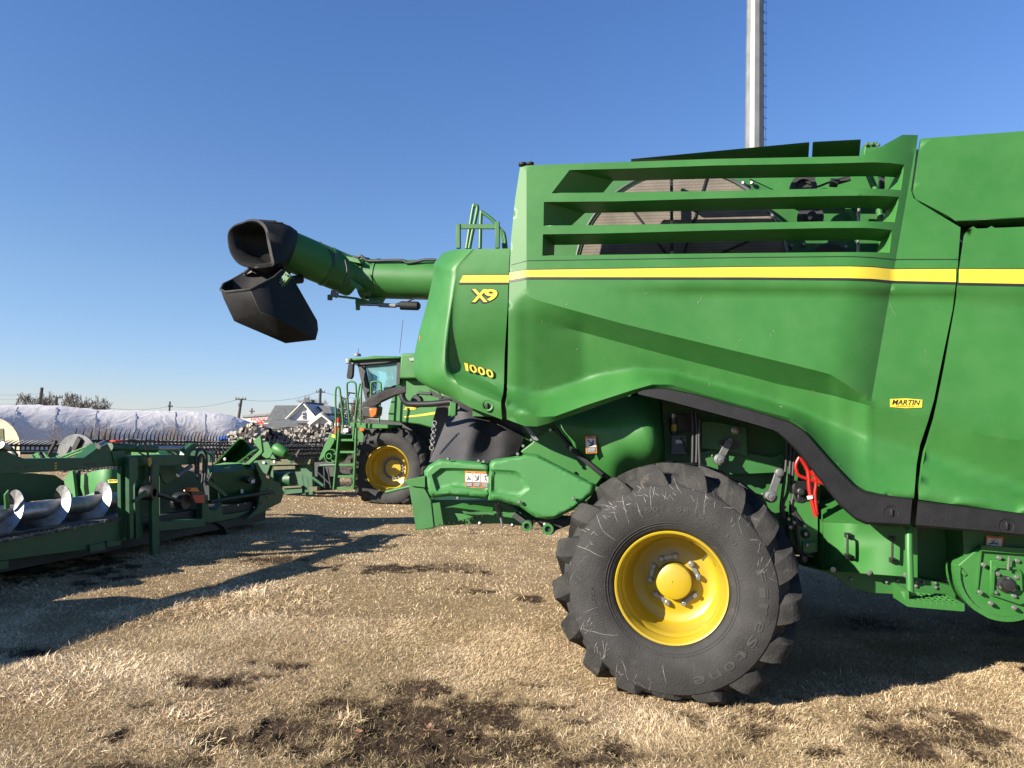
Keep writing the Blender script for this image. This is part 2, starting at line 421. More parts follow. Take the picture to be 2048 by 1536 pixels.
outl = [(1040,335),(1053,331),(1070,330),(1260,323.5),(1423,318),(1651,313.5),(1720,312),(1738,306),(1805,269.5),(1836,270),(1829,330),(1822,380),(1827,396),(1840,406),(1921,455),(1915,540),(1905,620),(1880,740),(1868,800),(1856,842),(1840,890),(1833,930),(1828,997)]
outl += [(p[0], ip(LE, p[0])) for p in [(1766,0),(1731,0),(1707,0),(1661,0),(1626,0),(1605,0),(1580,0),(1500,0),(1450,0),(1342,0),(1305,0),(1268,0),(1171,0),(1097.6,0),(1073,0),(1049,0),(1013.4,0)]]
outl += [(1012.5,806),(1014,780),(1016,700),(1017,624),(1019,560),(1022,480),(1030,400)]
mb = MB()
cr = [[p for p in LA if 1018 < p[0] < 1737], [(x, ip(LB, x)) for x in (1130,1244,1366,1500,1555,1661,1738,1790,1850)], [p for p in LD if 1013 < p[0] < 1820],
      [(1053,333),(1053,584)], [(bx(y), y) for y in (300, 400, 500, 570, 640, 700, 760, 805)]]
panel(mb, outl, holes, cr, W, 9, soft=[[(p[0], p[1]+o) for p in LC if 1016 < p[0] < 1832] for o in (-7, -3.5, 0, 3.5, 7)])
side = mb.build('side_panel', 'green', combine, recalc=False, smooth=13, solid=.018, offset=-1)
def rs(line, n=34):
    a = np.array(line, float); xs = np.linspace(a[0, 0], a[-1, 0], n); return resample(line, xs)
mb = MB()
for (t, b, it, ib) in ((O1t,O1b,I1t,I1b),(O2t,O2b,I2t,I2b),(O3t,O3b,I3t,I3b)):
    T = [X(x, y, W(x, y)+.004) for x, y in rs(t)]; B = [X(x, y, W(x, y)+.004) for x, y in rs(b)]
    IT = [X(x, y, Wd) for x, y in rs(it)]; IB = [X(x, y, Wd) for x, y in rs(ib)]
    mb.loft([T, IT]); mb.loft([B, [p+X.n*Wd*.8+Vector((0,0,.02)) for p in B]])
    mb.add([T[0], IT[0], IB[0], B[0]], [(0,1,2,3)]); mb.add([T[-1], IT[-1], IB[-1], B[-1]], [(3,2,1,0)])
mb.build('slat_returns', 'green', combine, smooth=20, solid=.006, offset=0)
def strip(mb, top, bot, d=-.003, xs=None, wf=W, fn=None):
    fn = fn or X
    if xs is None:
        x0 = max(top[0][0], bot[0][0]); x1 = min(top[-1][0], bot[-1][0]); xs = np.linspace(x0, x1, max(3, int((x1-x0)/7)))
    if wf is None: wf = lambda a, b: 0
    A = [fn(x, ip(top, x), wf(x, ip(top, x))+d) for x in xs]; B = [fn(x, ip(bot, x), wf(x, ip(bot, x))+d) for x in xs]
    mb.loft([A, B])
S_t = [(1019,545.5),(1053,540),(1500,534),(1700,533),(1745,534.5),(1787,538.5),(1914,538)]
S_b = [(1019,560),(1053,554),(1500,554.5),(1696,556),(1745,557.5),(1787,561.5),(1912,564)]
mb = MB(); strip(mb, S_t, S_b); mb.build('yellow_stripe', 'stripe', combine, recalc=False)
mb = MB(); strip(mb, S_b, [(x, y+4.6) for x, y in S_b]); strip(mb, [(x, y-1.6) for x, y in S_t], S_t)
strip(mb, [(1022,529),(1053,520.5),(1500,514),(1700,512),(1745,514),(1787,518),(1916,518)], [(1022,530.2),(1053,521.7),(1500,515.2),(1700,513.2),(1745,515.2),(1787,519.2),(1916,519.2)])
mb.build('stripe_outline', 'blk', combine, recalc=False)
# dealer sticker
def sticker(parent, fn, quad, txt, sub=None, edge=.03):
    tl, tr, br, bl = [Vector(q) for q in quad]
    def Q(u, v): p = (bl*(1-u)+br*u)*(1-v)+(tl*(1-u)+tr*u)*v; return (p.x, p.y)
    o = [Q(u, v) for u, v in ((0,.1),(.5,0),(1,.1),(1,.9),(.5,1),(0,.9))]
    mb = MB(); mb.poly([fn(*p, -.003) for p in o]); s = mb.build('dealer_sticker', 'stripe', parent)
    mb = MB(); text_on(mb, txt, [Q(.06,.86), Q(.94,.86), Q(.94,.34), Q(.06,.34)], lambda a, b: fn(a, b, -.0045), .02, .25)
    if sub: text_on(mb, sub, [Q(.18,.27), Q(.75,.27), Q(.75,.13), Q(.18,.13)], lambda a, b: fn(a, b, -.0045), .0)
    mb.build('sticker_lettering', 'blk', s)
sticker(combine, lambda a, b, d: X(a, b, .115+d), [(1780,796),(1845,797.5),(1844,817),(1780,816)], 'MARTIN', 'MARTINTRACTOR.COM')
mb = MB(); rg_ = random.Random(12)
for x, y, dx, dy in ((1395,606,10,-9),(1402,598,3,-8),(1132,611,5,-7),(1152,700,6,-3),(1208,715,2,6),(1540,668,4,8),(1547,660,2,6),(1478,683,6,-5),(1625,780,5,4),(1418,766,2,8),(1700,776,4,2),(1560,812,6,3),(1780,610,14,26),(1290,588,8,-2),(1083,640,4,5),(1850,700,2,9)):
    nx_, ny_ = -dy, dx; l = math.hypot(nx_, ny_); nx_, ny_ = nx_/l*.45, ny_/l*.45
    mb.add([X(x-nx_, y-ny_, W(x, y)-.0035), X(x+nx_, y+ny_, W(x, y)-.0035), X(x+dx, y+dy, W(x+dx, y+dy)-.0035)], [(0,1,2)])
each(mb, 'paint_scratch', 'scratch', side, recalc=False, smooth=0)
# right front panels (continue out of frame)
def Wr(px, py):
    return Wraw(px, py)
mb = MB()
o2 = [(1843,277),(2048,262),(2500,226),(2500,418),(2048,434),(1910,441),(1895,431),(1832,398),(1826,383),(1832,345)]
panel(mb, o2, [], [], lambda a, b: .085, 40); mb.build('upper_front_panel', 'green', combine, recalc=False, smooth=20, solid=.03, offset=-1)
mb = MB(); L1 = [(1910,441),(2048,434),(2500,418)]; L2 = [(1921,452.5),(2048,449),(2500,434)]
mb.loft([[X(x, y, .088) for x, y in L1], [X(x, y, .23) for x, y in L2]]); mb.build('panel_return', 'green', combine, solid=.004)
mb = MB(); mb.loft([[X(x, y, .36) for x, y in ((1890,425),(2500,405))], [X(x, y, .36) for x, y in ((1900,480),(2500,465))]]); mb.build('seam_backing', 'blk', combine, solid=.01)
mb = MB()
o3 = [(1937,458),(2048,453.5),(2500,437),(2500,1086)]+[(x, ip(LE, x)) for x in (2300, 2048, 1940, 1837)]+[(1838,985),(1843,945),(1851,900),(1863,855),(1869,838),(1889,740),(1912,605),(1918,545),(1931,470)]
panel(mb, o3, [], [[p for p in LB if 1870 < p[0] < 2490], [p for p in LD if 1838 < p[0] < 2490]], lambda a, b: W(a, b) if a > 1900 or b > 600 else .085, 16)
mb.build('lower_front_panel', 'green', combine, recalc=False, smooth=13, solid=.03, offset=-1)
mb = MB(); strip(mb, [(1918,538),(2500,541)], [(1914,565),(2500,576)]); mb.build('yellow_stripe', 'stripe', combine, recalc=False)
mb = MB(); strip(mb, [(1914,565),(2500,576)], [(1913,570),(2500,581)]); strip(mb, [(1919,536.5),(2500,539.5)], [(1919,538),(2500,541)]); mb.build('stripe_outline', 'blk', combine, recalc=False)
# bright edge strips of the seam and black seam depth
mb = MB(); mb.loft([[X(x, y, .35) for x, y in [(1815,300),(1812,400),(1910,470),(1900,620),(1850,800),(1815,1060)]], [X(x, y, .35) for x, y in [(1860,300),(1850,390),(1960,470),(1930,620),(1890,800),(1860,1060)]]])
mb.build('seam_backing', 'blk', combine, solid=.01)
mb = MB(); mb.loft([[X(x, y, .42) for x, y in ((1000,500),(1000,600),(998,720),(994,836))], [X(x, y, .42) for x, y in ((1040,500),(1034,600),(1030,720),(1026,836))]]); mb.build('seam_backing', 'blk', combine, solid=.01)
# black arch trim
Tt = [(1276,786),(1290,780.5),(1318,777.6),(1342,779.5),(1400,792),(1450,807),(1500,821),(1524,828),(1582,845.5),(1609,863),(1641,900.6),(1670,933),(1707,971),(1731,985),(1787,994),(1824,998)]
Tb = [(1277,788),(1290,791),(1318,798),(1342,804),(1406,821.5),(1450,833),(1494,845),(1512,850),(1553,862.5),(1571,877),(1597,903.6),(1641,959),(1682,1012),(1712,1038),(1732,1047),(1819,1051)]
n = 60; a = along(Tt, n); b = along(Tb, n); rows = []
for f, w in ((0,.06),(.0,-.018),(.07,-.036),(.93,-.046),(1,-.03),(1.0,.09)):
    rows.append([X(a[i][0]*(1-f)+b[i][0]*f, a[i][1]*(1-f)+b[i][1]*f, w) for i in range(n)])
mb = MB(); mb.loft(rows); arch = mb.build('wheel_arch_trim', 'black', combine, smooth=22, solid=.006, offset=1)
mb = MB()
Tt2 = [(1837,1003),(1900,1011),(2048,1030),(2500,1092)]; Tb2 = [(1832,1052),(1900,1057),(2048,1070),(2500,1118)]
a = along(Tt2, 30); b = along(Tb2, 30); rows = []
for f, w in ((0,.06),(.0,-.014),(.07,-.032),(.93,-.038),(1,-.024),(1.0,.09)):
    rows.append([X(a[i][0]*(1-f)+b[i][0]*f, a[i][1]*(1-f)+b[i][1]*f, w) for i in range(30)])
mb.loft(rows); mb.poly([r[0] for r in rows]); sill = mb.build('sill_trim', 'black', combine, smooth=22, solid=.006, offset=1)
def knob(px, py, w, r, parent, ring='black'):
    c = X(px, py, w); mb = MB()
    mb.lathe(c, -X.n, [(r*1.35,.001),(r*1.3,.006),(r*1.02,.003),(r*.95,-.012),(r*.5,-.014),(0,-.014)], 24)
    k = mb.build('latch_recess', ring, parent, smooth=50)
    mb = MB(); mb.disc(c+X.n*.012, -X.n, r*.72, .012, 20); mb.bar(c+Vector((0,0,-r*.6))-X.n*.006, c+Vector((0,0,r*.6))-X.n*.006, r*.35, .02, up=X.n)
    mb.build('latch_knob', 'blk', k, smooth=30, bevel=.002)
knob(1782, 1025, -.043, .034, arch); knob(2012, 1051, -.038, .034, sill)
# ---- rear corner panel (columns left -> right, rows top -> bottom)
cols = [
 [(884,507,.50),(868,528,.42),(866,552,.42),(852,614,.40),(838.6,663,.40),(828.7,710,.40),(827,742,.40),(836,761,.40),(857,774,.42)],
 [(893,503,.36),(873,526,.30),(871,552,.30),(858,614,.29),(847,663,.28),(839,710,.28),(838,745,.28),(846,766,.29),(866,779,.32)],
 [(905,500,.22),(884,528,.17),(882,556,.17),(872,614,.17),(863,663,.16),(857,710,.16),(857,748,.16),(865,772,.18),(885,788,.22)],
 [(925,498.4,.10),(902,532,.055),(899,556,.055),(892,614,.055),(887,663,.05),(884,712,.05),(886,748,.05),(898,775,.07),(915,801,.11)],
 [(945,498.2,.055),(912,532,.03),(909,556,.03),(901,614,.03),(896,663,.035),(894,712,.05),(899,745,.06),(912,768,.04),(932,810,.06)],
 [(950,498.1,.055),(922,532,.03),(919,556,.03),(911,614,.04),(906,663,.06),(904,712,.095),(909,740,.11),(922,772,.03),(944,816,.045)],
 [(980,497.6,.05),(965,532,.03),(962,556,.03),(960,614,.04),(958,663,.07),(957,712,.12),(960,756,.135),(964,790,.02),(972,827,.04)],
 [(1020,497,.045),(1018,532,.03),(1017,556,.03),(1015,614,.04),(1012,663,.075),(1009,715,.13),(1007,780,.13),(1002,805,.02),(1004,839,.04)],
]
m_ = 40; L = []
def densify(c, n):
    P = smoothpath([Vector((x, y, w*1000)) for x, y, w in c], 4); return [(p.x, p.y, p.z/1000) for p in P]
C2 = [densify(c, m_) for c in cols]
rowsN = len(C2[0])
for r in range(rowsN):
    P = smoothpath([Vector((C2[k][r][0], C2[k][r][1], C2[k][r][2]*1000)) for k in range(len(C2))], 4); L.append([X(p.x, p.y, p.z/1000) for p in P])
mb = MB(); mb.loft(L); rear = mb.build('rear_corner_panel', 'green', combine, smooth=28, solid=.02, offset=-1)
def wrear(px, py):     # interpolate w inside the flat part of the corner panel
    r = np.interp(py, [c[1] for c in cols[6]], [c[2] for c in cols[6]]); l = np.interp(py, [c[1] for c in cols[5]], [c[2] for c in cols[5]])
    return float(l+(r-l)*np.clip((px-912)/48, 0, 1))
mb = MB(); mb.loft([[X(x, y, wrear(x, y)-.007) for x, y in ((926,550.5),(970,550),(1018,550))], [X(x, y, wrear(x, y)-.007) for x, y in ((919,565),(970,565),(1018,565))]])
mb.build('yellow_stripe', 'stripe', combine, recalc=False)
mb = MB(); mb.loft([[X(x, y, wrear(x, y)-.006) for x, y in ((919,565),(970,565),(1018,565))], [X(x, y, wrear(x, y)-.006) for x, y in ((916.5,568),(970,568),(1018,568))]])
mb.loft([[X(x, y, wrear(x, y)-.006) for x, y in ((925.5,549),(970,548.7),(1018,548.6))], [X(x, y, wrear(x, y)-.006) for x, y in ((919,565),(970,565),(1018,565))]])
mb.build('stripe_outline', 'blk', combine, recalc=False)
def number(txt, quads, wd, dx, dy, bold=.035, shear=0, sp=1.0):
    mb = MB(); mb2 = MB(); mb3 = MB()
    for ch, q in zip(txt, quads):
        text_on(mb, ch, q, lambda a, b: X(a, b, wrear(a, b)-wd*.4-.004), bold, shear)
        for k in range(8):
            ox = .9*math.cos(k*math.pi/4); oy = .9*math.sin(k*math.pi/4)
            text_on(mb2, ch, [(x+ox, y+oy) for x, y in q], lambda a, b: X(a, b, wrear(a, b)-wd*.4-.002-.0001*k), bold, shear)
        for k in (.5, 1):
            text_on(mb2, ch, [(x+dx*k, y+dy*k) for x, y in q], lambda a, b: X(a, b, wrear(a, b)-wd*.4-.001-.0001*k), bold+.02, shear)
    mb.build('model_number', 'stripe', rear, recalc=False, smooth=0); mb2.build('number_outline', 'blk', rear, recalc=False, smooth=0)
number('X9', [[(943,578),(975,578),(975,604),(944,604)], [(968,578),(995,578),(995,602),(970,602)]], .010, -3, 2.5, .03)
number('1000', [[(928,725),(935.5,727),(937,742.5),(931.5,741)], [(937,727.5),(952,731),(955,747),(941,744)], [(954,732),(969,736),(971,752),(957,748)], [(971,737),(985,740.5),(988,757),(974,753)]], .012, 0, 0, .02)
knob(975, 811, .02, .03, rear, 'green')
mb = MB(); mb.loft([[X(x, y, .395) for x, y in ((843,672),(841,690),(838,712),(836,733))], [X(x, y, .33) for x, y in ((845,672),(844,690),(841,712),(840,733))]])
mb.build('tail_lamp', 'amber', combine, solid=.02, offset=1)
# body core: far side walls, tank, floor (everything behind the panels)
def xbox(mb, u0, u1, w0, w1, z0, z1):
    P = [XP(u, w, z) for u in (u0, u1) for w in (w0, w1) for z in (z0, z1)]
    mb.add(P, [(0,1,3,2),(4,6,7,5),(0,4,5,1),(2,3,7,6),(0,2,6,4),(1,5,7,3)])
uL = XU(1030); uR = XU(2500)
mb = MB(); xbox(mb, XU(1045, 880, .8), uR, .78, 3.2, 1.05, 3.05); xbox(mb, XU(905), XU(1045, 880, .8)+.02, .55, 3.1, 1.75, 2.62)
xbox(mb, XU(1330, 880, .8), uR, .9, 3.0, .78, 1.06); mb.build('hull', 'greend', combine, smooth=0)
mb = MB(); xbox(mb, XU(1060), uR, 3.18, 3.24, .95, 3.3); mb.build('far_side_panel', 'green', combine, smooth=0)
# roof flaps above the slats
for pts in ([(1262,318),(1619,284),(1617,313.5),(1262,323)], [(1626,283.5),(1722,278.5),(1719,311),(1624,314)]):
    mb = MB(); A = X(pts[0][0], pts[0][1], .06 if pts[0][0] < 1300 else .0); B = X(pts[1][0], pts[1][1], .0); c = X(pts[2][0], pts[2][1]+6, .22); d = X(pts[3][0], pts[3][1]+6, .22)
    mb.prism([A, B, c, d], X.n*.02); mb.build('roof_flap', 'greend', combine, smooth=0, bevel=.003)
mb = MB(); mb.prism([X(x, y, .2) for x, y in ((1731,284),(1755,283),(1757,290),(1752,312),(1728,312))], X.n*.12); mb.build('hinge_bracket', 'green', combine, bevel=.004)
mb = MB(); 
for x, y in ((1733,289),(1744,288),(1757,290)): mb.sphere(X(x, y, .19), .012, 8)
each(mb, 'bolt', 'zinc', combine)
# engine bay behind the slats: rotary screen, wall, rods
sc = X(1358, 543, .52); Rs = .77
mb = MB(); mb.lathe(sc, -X.n, [(Rs+.008,-.05),(Rs+.008,.02),(Rs-.002,.028),(Rs-.014,.02),(Rs-.016,.0)], 96); mb.build('screen_rim', 'steel2', combine, smooth=40)
mb = MB(); mb.lathe(sc, -X.n, [(Rs-.02,.005),(0,.006)], 96); rsn = mb.build('rotary_screen', 'screen', combine, smooth=20)
mb = MB()
for k in range(7):
    t = math.pi*(k/3.5+.13); v = X.t*math.cos(t)+Vector((0,0,math.sin(t))); mb.bar(sc-X.n*.012+v*.1, sc-X.n*.012+v*(Rs-.03), .013, .010, up=X.n)
each(mb, 'screen_rib', 'black', rsn)
mb = MB(); mb.bar(X(1343,357,.42), X(1344,512,.42), .02, .05, up=X.n)
for k in range(26):
    y = 358+k*6; mb.add([X(1339,y,.41), X(1347,y+1.5,.41), X(1340,y+3.2,.41), X(1343,y+1.5,.38)], [(0,1,3),(1,2,3),(2,0,3),(0,2,1)])
mb.build('screen_brush', 'blk', combine)
mb = MB(); mb.prism([X(x, y, .72) for x, y in ((1090,335),(1830,320),(1830,530),(1090,530))], X.n*.03); mb.build('bay_wall', 'greend', combine)
mb = MB(); mb.tube([X(1737,348,.34), X(1750,378,.34), X(1757,415,.34), X(1764,450,.34), X(1765,520,.34)], .022, 12); mb.build('bay_pipe', 'green', combine)
mb = MB(); mb.tube([X(1718,412,.3), X(1715,520,.3)], .010, 10); mb.sphere(X(1718,412,.3), .018, 8); mb.build('gas_strut', 'zinc', combine)
mb = MB(); mb.bar(X(1763,350,.40), X(1763,378,.40), .04, .03); mb.cyl(X(1620,357,.45), X(1620,357,.40), .035, 16)
mb.tube([X(1600,382,.4), X(1640,372,.4), X(1664,362,.4), X(1700,352,.4)], .008, 8); mb.tube([X(1660,365,.4), X(1675,366,.4)], .03, 10)
mb.tube([X(1672,366,.4), X(1700,358,.4)], .016, 10)
mb.lathe(X(1605,378,.43), -X.n, [(.0,.0),(.09,.0),(.09,.04),(.06,.04),(.06,.0)], 24)
mb.lathe(X(1620,436,.5), -X.n, [(0,.07),(.03,.07),(.03,.02),(.09,.02),(.09,0)], 24)
mb.lathe(X(1660,530,.45), -X.n, [(.0,.02),(.14,.02),(.16,.0),(.16,-.05)], 32)
each(mb, 'belt_drive_linkage', 'dark', combine)
mb = MB()
for x, y in ((1487,366),(1504,366),(1620,357),(1568,494),(1582,492),(1608,489),(1635,496),(1692,494),(1620,436),(1709,414)): mb.sphere(X(x, y, .41 if y in (357,436) else .69), .017, 10)
each(mb, 'bolt', 'zinc', combine)
mb = MB(); mb.prism([X(x, y, .6) for x, y in ((1690,416),(1702,416),(1722,446),(1710,446))], X.n*.02); mb.prism([X(x, y, .55) for x, y in ((1500,357),(1780,352),(1780,385),(1560,385))], X.n*.02)
each(mb, 'bay_bracket', 'green', combine)
# ---- platform rails above the corner panel
mb = MB(); mb.bar(X(917,497,.9), X(917,449,.9), .035, .035); mb.bar(X(995,497,.9), X(995,444,.9), .035, .035); mb.bar(X(915,453,.9), X(995,453.5,.9), .02, .04)
mb.build('rail_frame', 'greend', combine, bevel=.003)
for pts in ([(933,497),(946,417),(950,412),(955,418),(944,470),(939,497)], [(960,497),(962,430),(966,426),(988,443),(1003,466),(1008,497)], [(1000,460),(1008,468),(1012,497)]):
    mb = MB(); mb.tube(smoothpath([X(x, y, 1.1) for x, y in pts], 5), .016, 10); mb.build('handrail', 'greend', combine)
mb = MB(); mb.cyl(X(1045,331,.2), X(1045,326.5,.2), .03, 12); mb.cyl(X(1060,330,.2), X(1060,326,.2), .03, 12); each(mb, 'vent_cap', 'black', combine)
# ================= rear steering wheel
wc = at(1342, 1176, 4.63); ya = R(17); wa = Vector((-math.sin(ya), -math.cos(ya), 0)); wu = Vector((math.cos(ya), -math.sin(ya), 0)); wz = Vector((0,0,1))
def tyre(mb, c, ax, u, Rr, Ro, wdt, lug=.05, nl=21, flat=True, n=96, lean=1, mbl=None, ph=0):
    """c = centre of the outer rim edge; ax points outward"""
    z = ax.cross(u); h = wdt/2; cc = c-ax*(h-.035)
    rc = Ro-lug
    prof = [(Rr, h-.035),(Rr+.012, h-.015),(Rr+.035, h+.0),(Rr+(rc-Rr)*.3, h+.03),(Rr+(rc-Rr)*.55, h+.035),(Rr+(rc-Rr)*.78, h+.015),(rc-.055, h-.03),(rc-.02, h-.07),(rc-.004, h*.6),(rc, h*.3),(rc,0)]
    prof = prof+[(r, -a) for r, a in prof[-2::-1]]
    P = smoothpath([Vector((r, a, 0)) for r, a in prof], 2); P = [(p.x, p.y) for p in P]
    def fix(p, r):
        if flat and p.z < .012: p = Vector((p.x, p.y, .012-.02*0)); 
        return p
    base = len(mb.v); mb.lathe(cc, ax, P, n, u); mb.v[base:] = [fix(p, 0) for p in mb.v[base:]]
    ml = mbl or mb
    for sgn in (1, -1):
        for k in range(nl):
            t0 = 2*math.pi*(k+ph+(0 if sgn > 0 else .5))/nl
            ls = []
            path = [(-.12, rc-.20, h+.026, .8, -.006),(-.10, rc-.160, h+.020, 1.1, -.001),(-.08, rc-.115, h+.008, 1.35, .003),(-.055, rc-.068, h-.004, 1.66, .012),(-.02, rc-.030, h-.018, 1.72, .030),(.01, rc-.008, h-.045, 1.6, lug*.88),(.035, rc, h-.085, 1.4, lug),(.07, rc, h*.68, 1.15, lug),(.13, rc, h*.48, .92, lug),(.23, rc, h*.22, .82, lug),(.33, rc, -h*.04, .8, lug)]
            for (dt, r, a, wf_, hh) in path:
                t = t0+lean*dt*1.0; rad = u*math.cos(t)+z*math.sin(t); tan = -u*math.sin(t)+z*math.cos(t)
                wd = .085*wf_*Ro/.8*20/max(nl, 17)*(.93 if nl < 19 else 1)
                ctr = cc+ax*(a*sgn)+rad*r; q_ = min(1, max(0, (dt+.08)/.10)); outd = (rad*(.35+.65*q_)+ax*sgn*(.93*(1-q_))).normalized()
                sk = ax*sgn*(-.45)*wd*min(1, max(0, (dt+.01)/.07))
                ls.append([ctr-tan*wd*.62-sk*.5-outd*.03, ctr-tan*wd*.42-sk*.5+outd*hh, ctr+tan*wd*.42+sk*.5+outd*hh, ctr+tan*wd*.62+sk*.5-outd*.03])
            b0 = len(ml.v); ml.loft(ls); m = len(ls)*4
            ml.f.append((b0, b0+1, b0+2, b0+3)); ml.f.append((b0+m-1, b0+m-2, b0+m-3, b0+m-4))
            ml.v[b0:] = [fix(p, 0) for p in ml.v[b0:]]
    return cc, P
wheel = empty('rear_wheel', wc); wheel.parent = combine; wheel.location = wc-combine.location
mb = MB(); ml = MB(); RR = .355; RO = .775
tcc, TP = tyre(mb, wc, wa, wu, RR, RO, .74, .062, 17, mbl=ml, ph=-.25)
tyr = mb.build('tyre', 'rubber', wheel, smooth=35); ml.build('tread_lugs', 'mud', tyr, smooth=50, bevel=.014)
ra = [( a_, r_) for r_, a_ in TP if a_ > .2]   # (a, r) outer sidewall
def sidewall(r, t, off=.002):
    rr_ = np.array(sorted([(r_, a_) for r_, a_ in TP if a_ > .18])); a_ = float(np.interp(r, rr_[:, 0], rr_[:, 1]))
    p = tcc+wa*(a_+off)+(wu*math.cos(t)+wa.cross(wu)*math.sin(t))*r
    return p
_chk = wa.cross(wu)   # up or down
UPS = 1 if _chk.z > 0 else -1
def SW(r, deg, off=.002): return sidewall(r, R(deg)*UPS, off)   # deg counter clockwise from right, seen from outside? (u is screen right)
# raised lettering on the sidewall
def arctext(mb, txt, rad, hgt, a0, da, top=True, bold=.0, off=.003, outline=False):
    for i, ch in enumerate(txt):
        if ch == ' ': continue
        V, Fc = text_geom(ch, bold); w_ = abs(da)*rad*math.pi/180*.72
        if ch in '1I/-': w_ *= .4
        mid = a0+i*da
        pts = []
        for x, y, _ in V:
            s = (x-.5)*w_; q = (y-.5)*hgt
            if top: pts.append(SW(rad+q, mid-math.degrees(s/rad), off))
            else: pts.append(SW(rad-q, mid+math.degrees(s/rad), off))
        mb.add(pts, Fc)
MT['lettering'] = mat('raised_rubber_lettering', (.032,.032,.032), .7, var=.1)
for tx, a1, a2, a3, a4 in (('Firestone',.55,.05,14,-10.6),('750/65R26',.50,.03,112,-5.5),('RADIAL',.49,.022,60,-4.5),('TUBELESS',.49,.022,215,-4.5)):
    mb = MB(); arctext(mb, tx, a1, a2, a3, a4, True, .012); mb.build('raised_lettering', 'lettering', tyr, recalc=False, smooth=0)
mb = MB()
for rad in (.395, .41): mb.tube([SW(rad, 4*k, .001) for k in range(91)], .0028, 5, caps=False)
each(mb, 'bead_ring', 'rubber', tyr, recalc=False)
mb = MB(); rg = random.Random(3)   # pale scrape marks
def scrape(r0, t0, hd, L_, wob, wd):
    r, t = r0, t0; P = []
    n_ = max(4, int(L_/.012))
    for k in range(n_):
        P.append((r, t)); hd += rg.uniform(-wob, wob); r += .012*math.sin(hd); t += math.degrees(.012*math.cos(hd)/max(r, .3))
        if r > .70 or r < .42: break
    if len(P) < 3: return
    A = []; B = []
    for i, (r, t) in enumerate(P):
        j = min(i+1, len(P)-1); k = max(i-1, 0); dr = P[j][0]-P[k][0]; dt = R(P[j][1]-P[k][1])*r; l = math.hypot(dr, dt)+1e-9
        w_ = wd*(1-.6*abs(i/len(P)-.5)*2)*rg.uniform(.5, 1.2); A.append(SW(r+dt/l*w_, t-math.degrees(dr/l*w_/r), .003)); B.append(SW(r-dt/l*w_, t+math.degrees(dr/l*w_/r), .003))
    mb.loft([A, B])
for (t, n_) in ((95,13),(112,14),(128,15),(150,10),(172,6),(205,11),(228,14),(245,9),(70,9),(50,8),(28,9),(15,5),(262,9)):
    for _ in range(n_):
        scrape(rg.uniform(.56,.69), t+rg.uniform(-7,7), rg.choice((-2.2, -1.9, -2.5, -1.2, .8)) + rg.uniform(-.5,.5), rg.choice((.03,.04,.05,.07,.12)), .18, rg.uniform(.0006,.0014))
for (r, t, hd, L_) in ((.69,118,-1.4,.25),(.70,100,-1.3,.22),(.69,135,-1.2,.28),(.68,160,-1.8,.26),(.66,205,-.9,.3),(.68,236,.9,.22),(.64,228,2.4,.3),(.69,250,1.9,.22),(.69,72,-1.7,.2),(.67,45,-2.8,.2),(.67,25,-2.4,.2)):
    scrape(r, t, hd, L_, .14, .0013)
mb.build('scrape_marks', 'scratch', tyr, recalc=False, smooth=0)['kind'] = 'stuff'
# rim
mb = MB(); mb.lathe(wc, wa, [(RR-.005,-.02),(RR,.006),(RR-.006,.012),(RR-.016,.008),(RR-.024,-.012),(.325,-.03),(.318,-.045),(.318,-.075),(.306,-.095),(.300,-.12),(.296,-.20),(.288,-.215),(.284,-.25),(.270,-.272),(.235,-.29),(.20,-.292),(.17,-.28),(.12,-.28)], 96)
rim = mb.build('rim', 'yellow', wheel, smooth=28)
mb = MB(); mb.lathe(wc, wa, [(.118,-.285),(.118,-.225),(.113,-.21),(.10,-.203),(.07,-.197),(.035,-.192),(.008,-.191),(.004,-.195),(0,-.196)], 64); mb.build('hub_cap', 'yellow', rim, smooth=30)
mb = MB(); mb.lathe(wc, wa, [(.128,-.284),(.119,-.280),(.116,-.284)], 64); mb.build('hub_gap', 'blk', rim)
for k, pa in enumerate((105, 29, -48.6, -122, 166)):
    mb = MB(); ends = []
    for s in (-1, 1):
        t = R(pa+s*17)*UPS; rad = wu*math.cos(t)+wa.cross(wu)*math.sin(t); p = wc+rad*.158-wa*.285; ends.append(p)
        mb.cyl(p, p+wa*.022, .021, 20); mb.tube([p+wa*.022, p+wa*.04], .0165, 6)
    mb.bar(ends[0]+wa*.010, ends[1]+wa*.010, .028, .016, up=wa); each(mb, 'bolt', 'zinc', rim, smooth=20, bevel=.002)
t = R(42)*UPS; rad = wu*math.cos(t)+wa.cross(wu)*math.sin(t)
mb = MB(); mb.tube([wc+rad*.285-wa*.17, wc+rad*.255-wa*.14], .006, 8); mb.tube([wc+rad*.255-wa*.14, wc+rad*.25-wa*.135], .009, 8); mb.build('valve_stem', 'zinc', rim)
# far side rear wheel
fc = XP(0,0,0); fc = Vector((wc.x, wc.y, wc.z))+X.n*3.1+X.t*.15; fc.z = wc.z
fw = empty('rear_wheel', fc); fw.parent = combine; fw.location = fc-combine.location
mb = MB(); ml = MB(); tyre(mb, fc, -wa, wu, RR, RO, .74, .055, 20, mbl=ml); ft = mb.build('tyre', 'rubber', fw, smooth=35); ml.build('tread_lugs', 'mud', ft, smooth=25)
mb = MB(); mb.lathe(fc, -wa, [(RR,0),(.3,-.05),(.29,-.25),(.1,-.28),(0,-.28)], 48); mb.build('rim', 'yellow', fw)
mb = MB(); mb.bar(wc-wa*.30, fc+wa*.3, .22, .22); mb.build('rear_axle', 'dark', combine, bevel=.01)
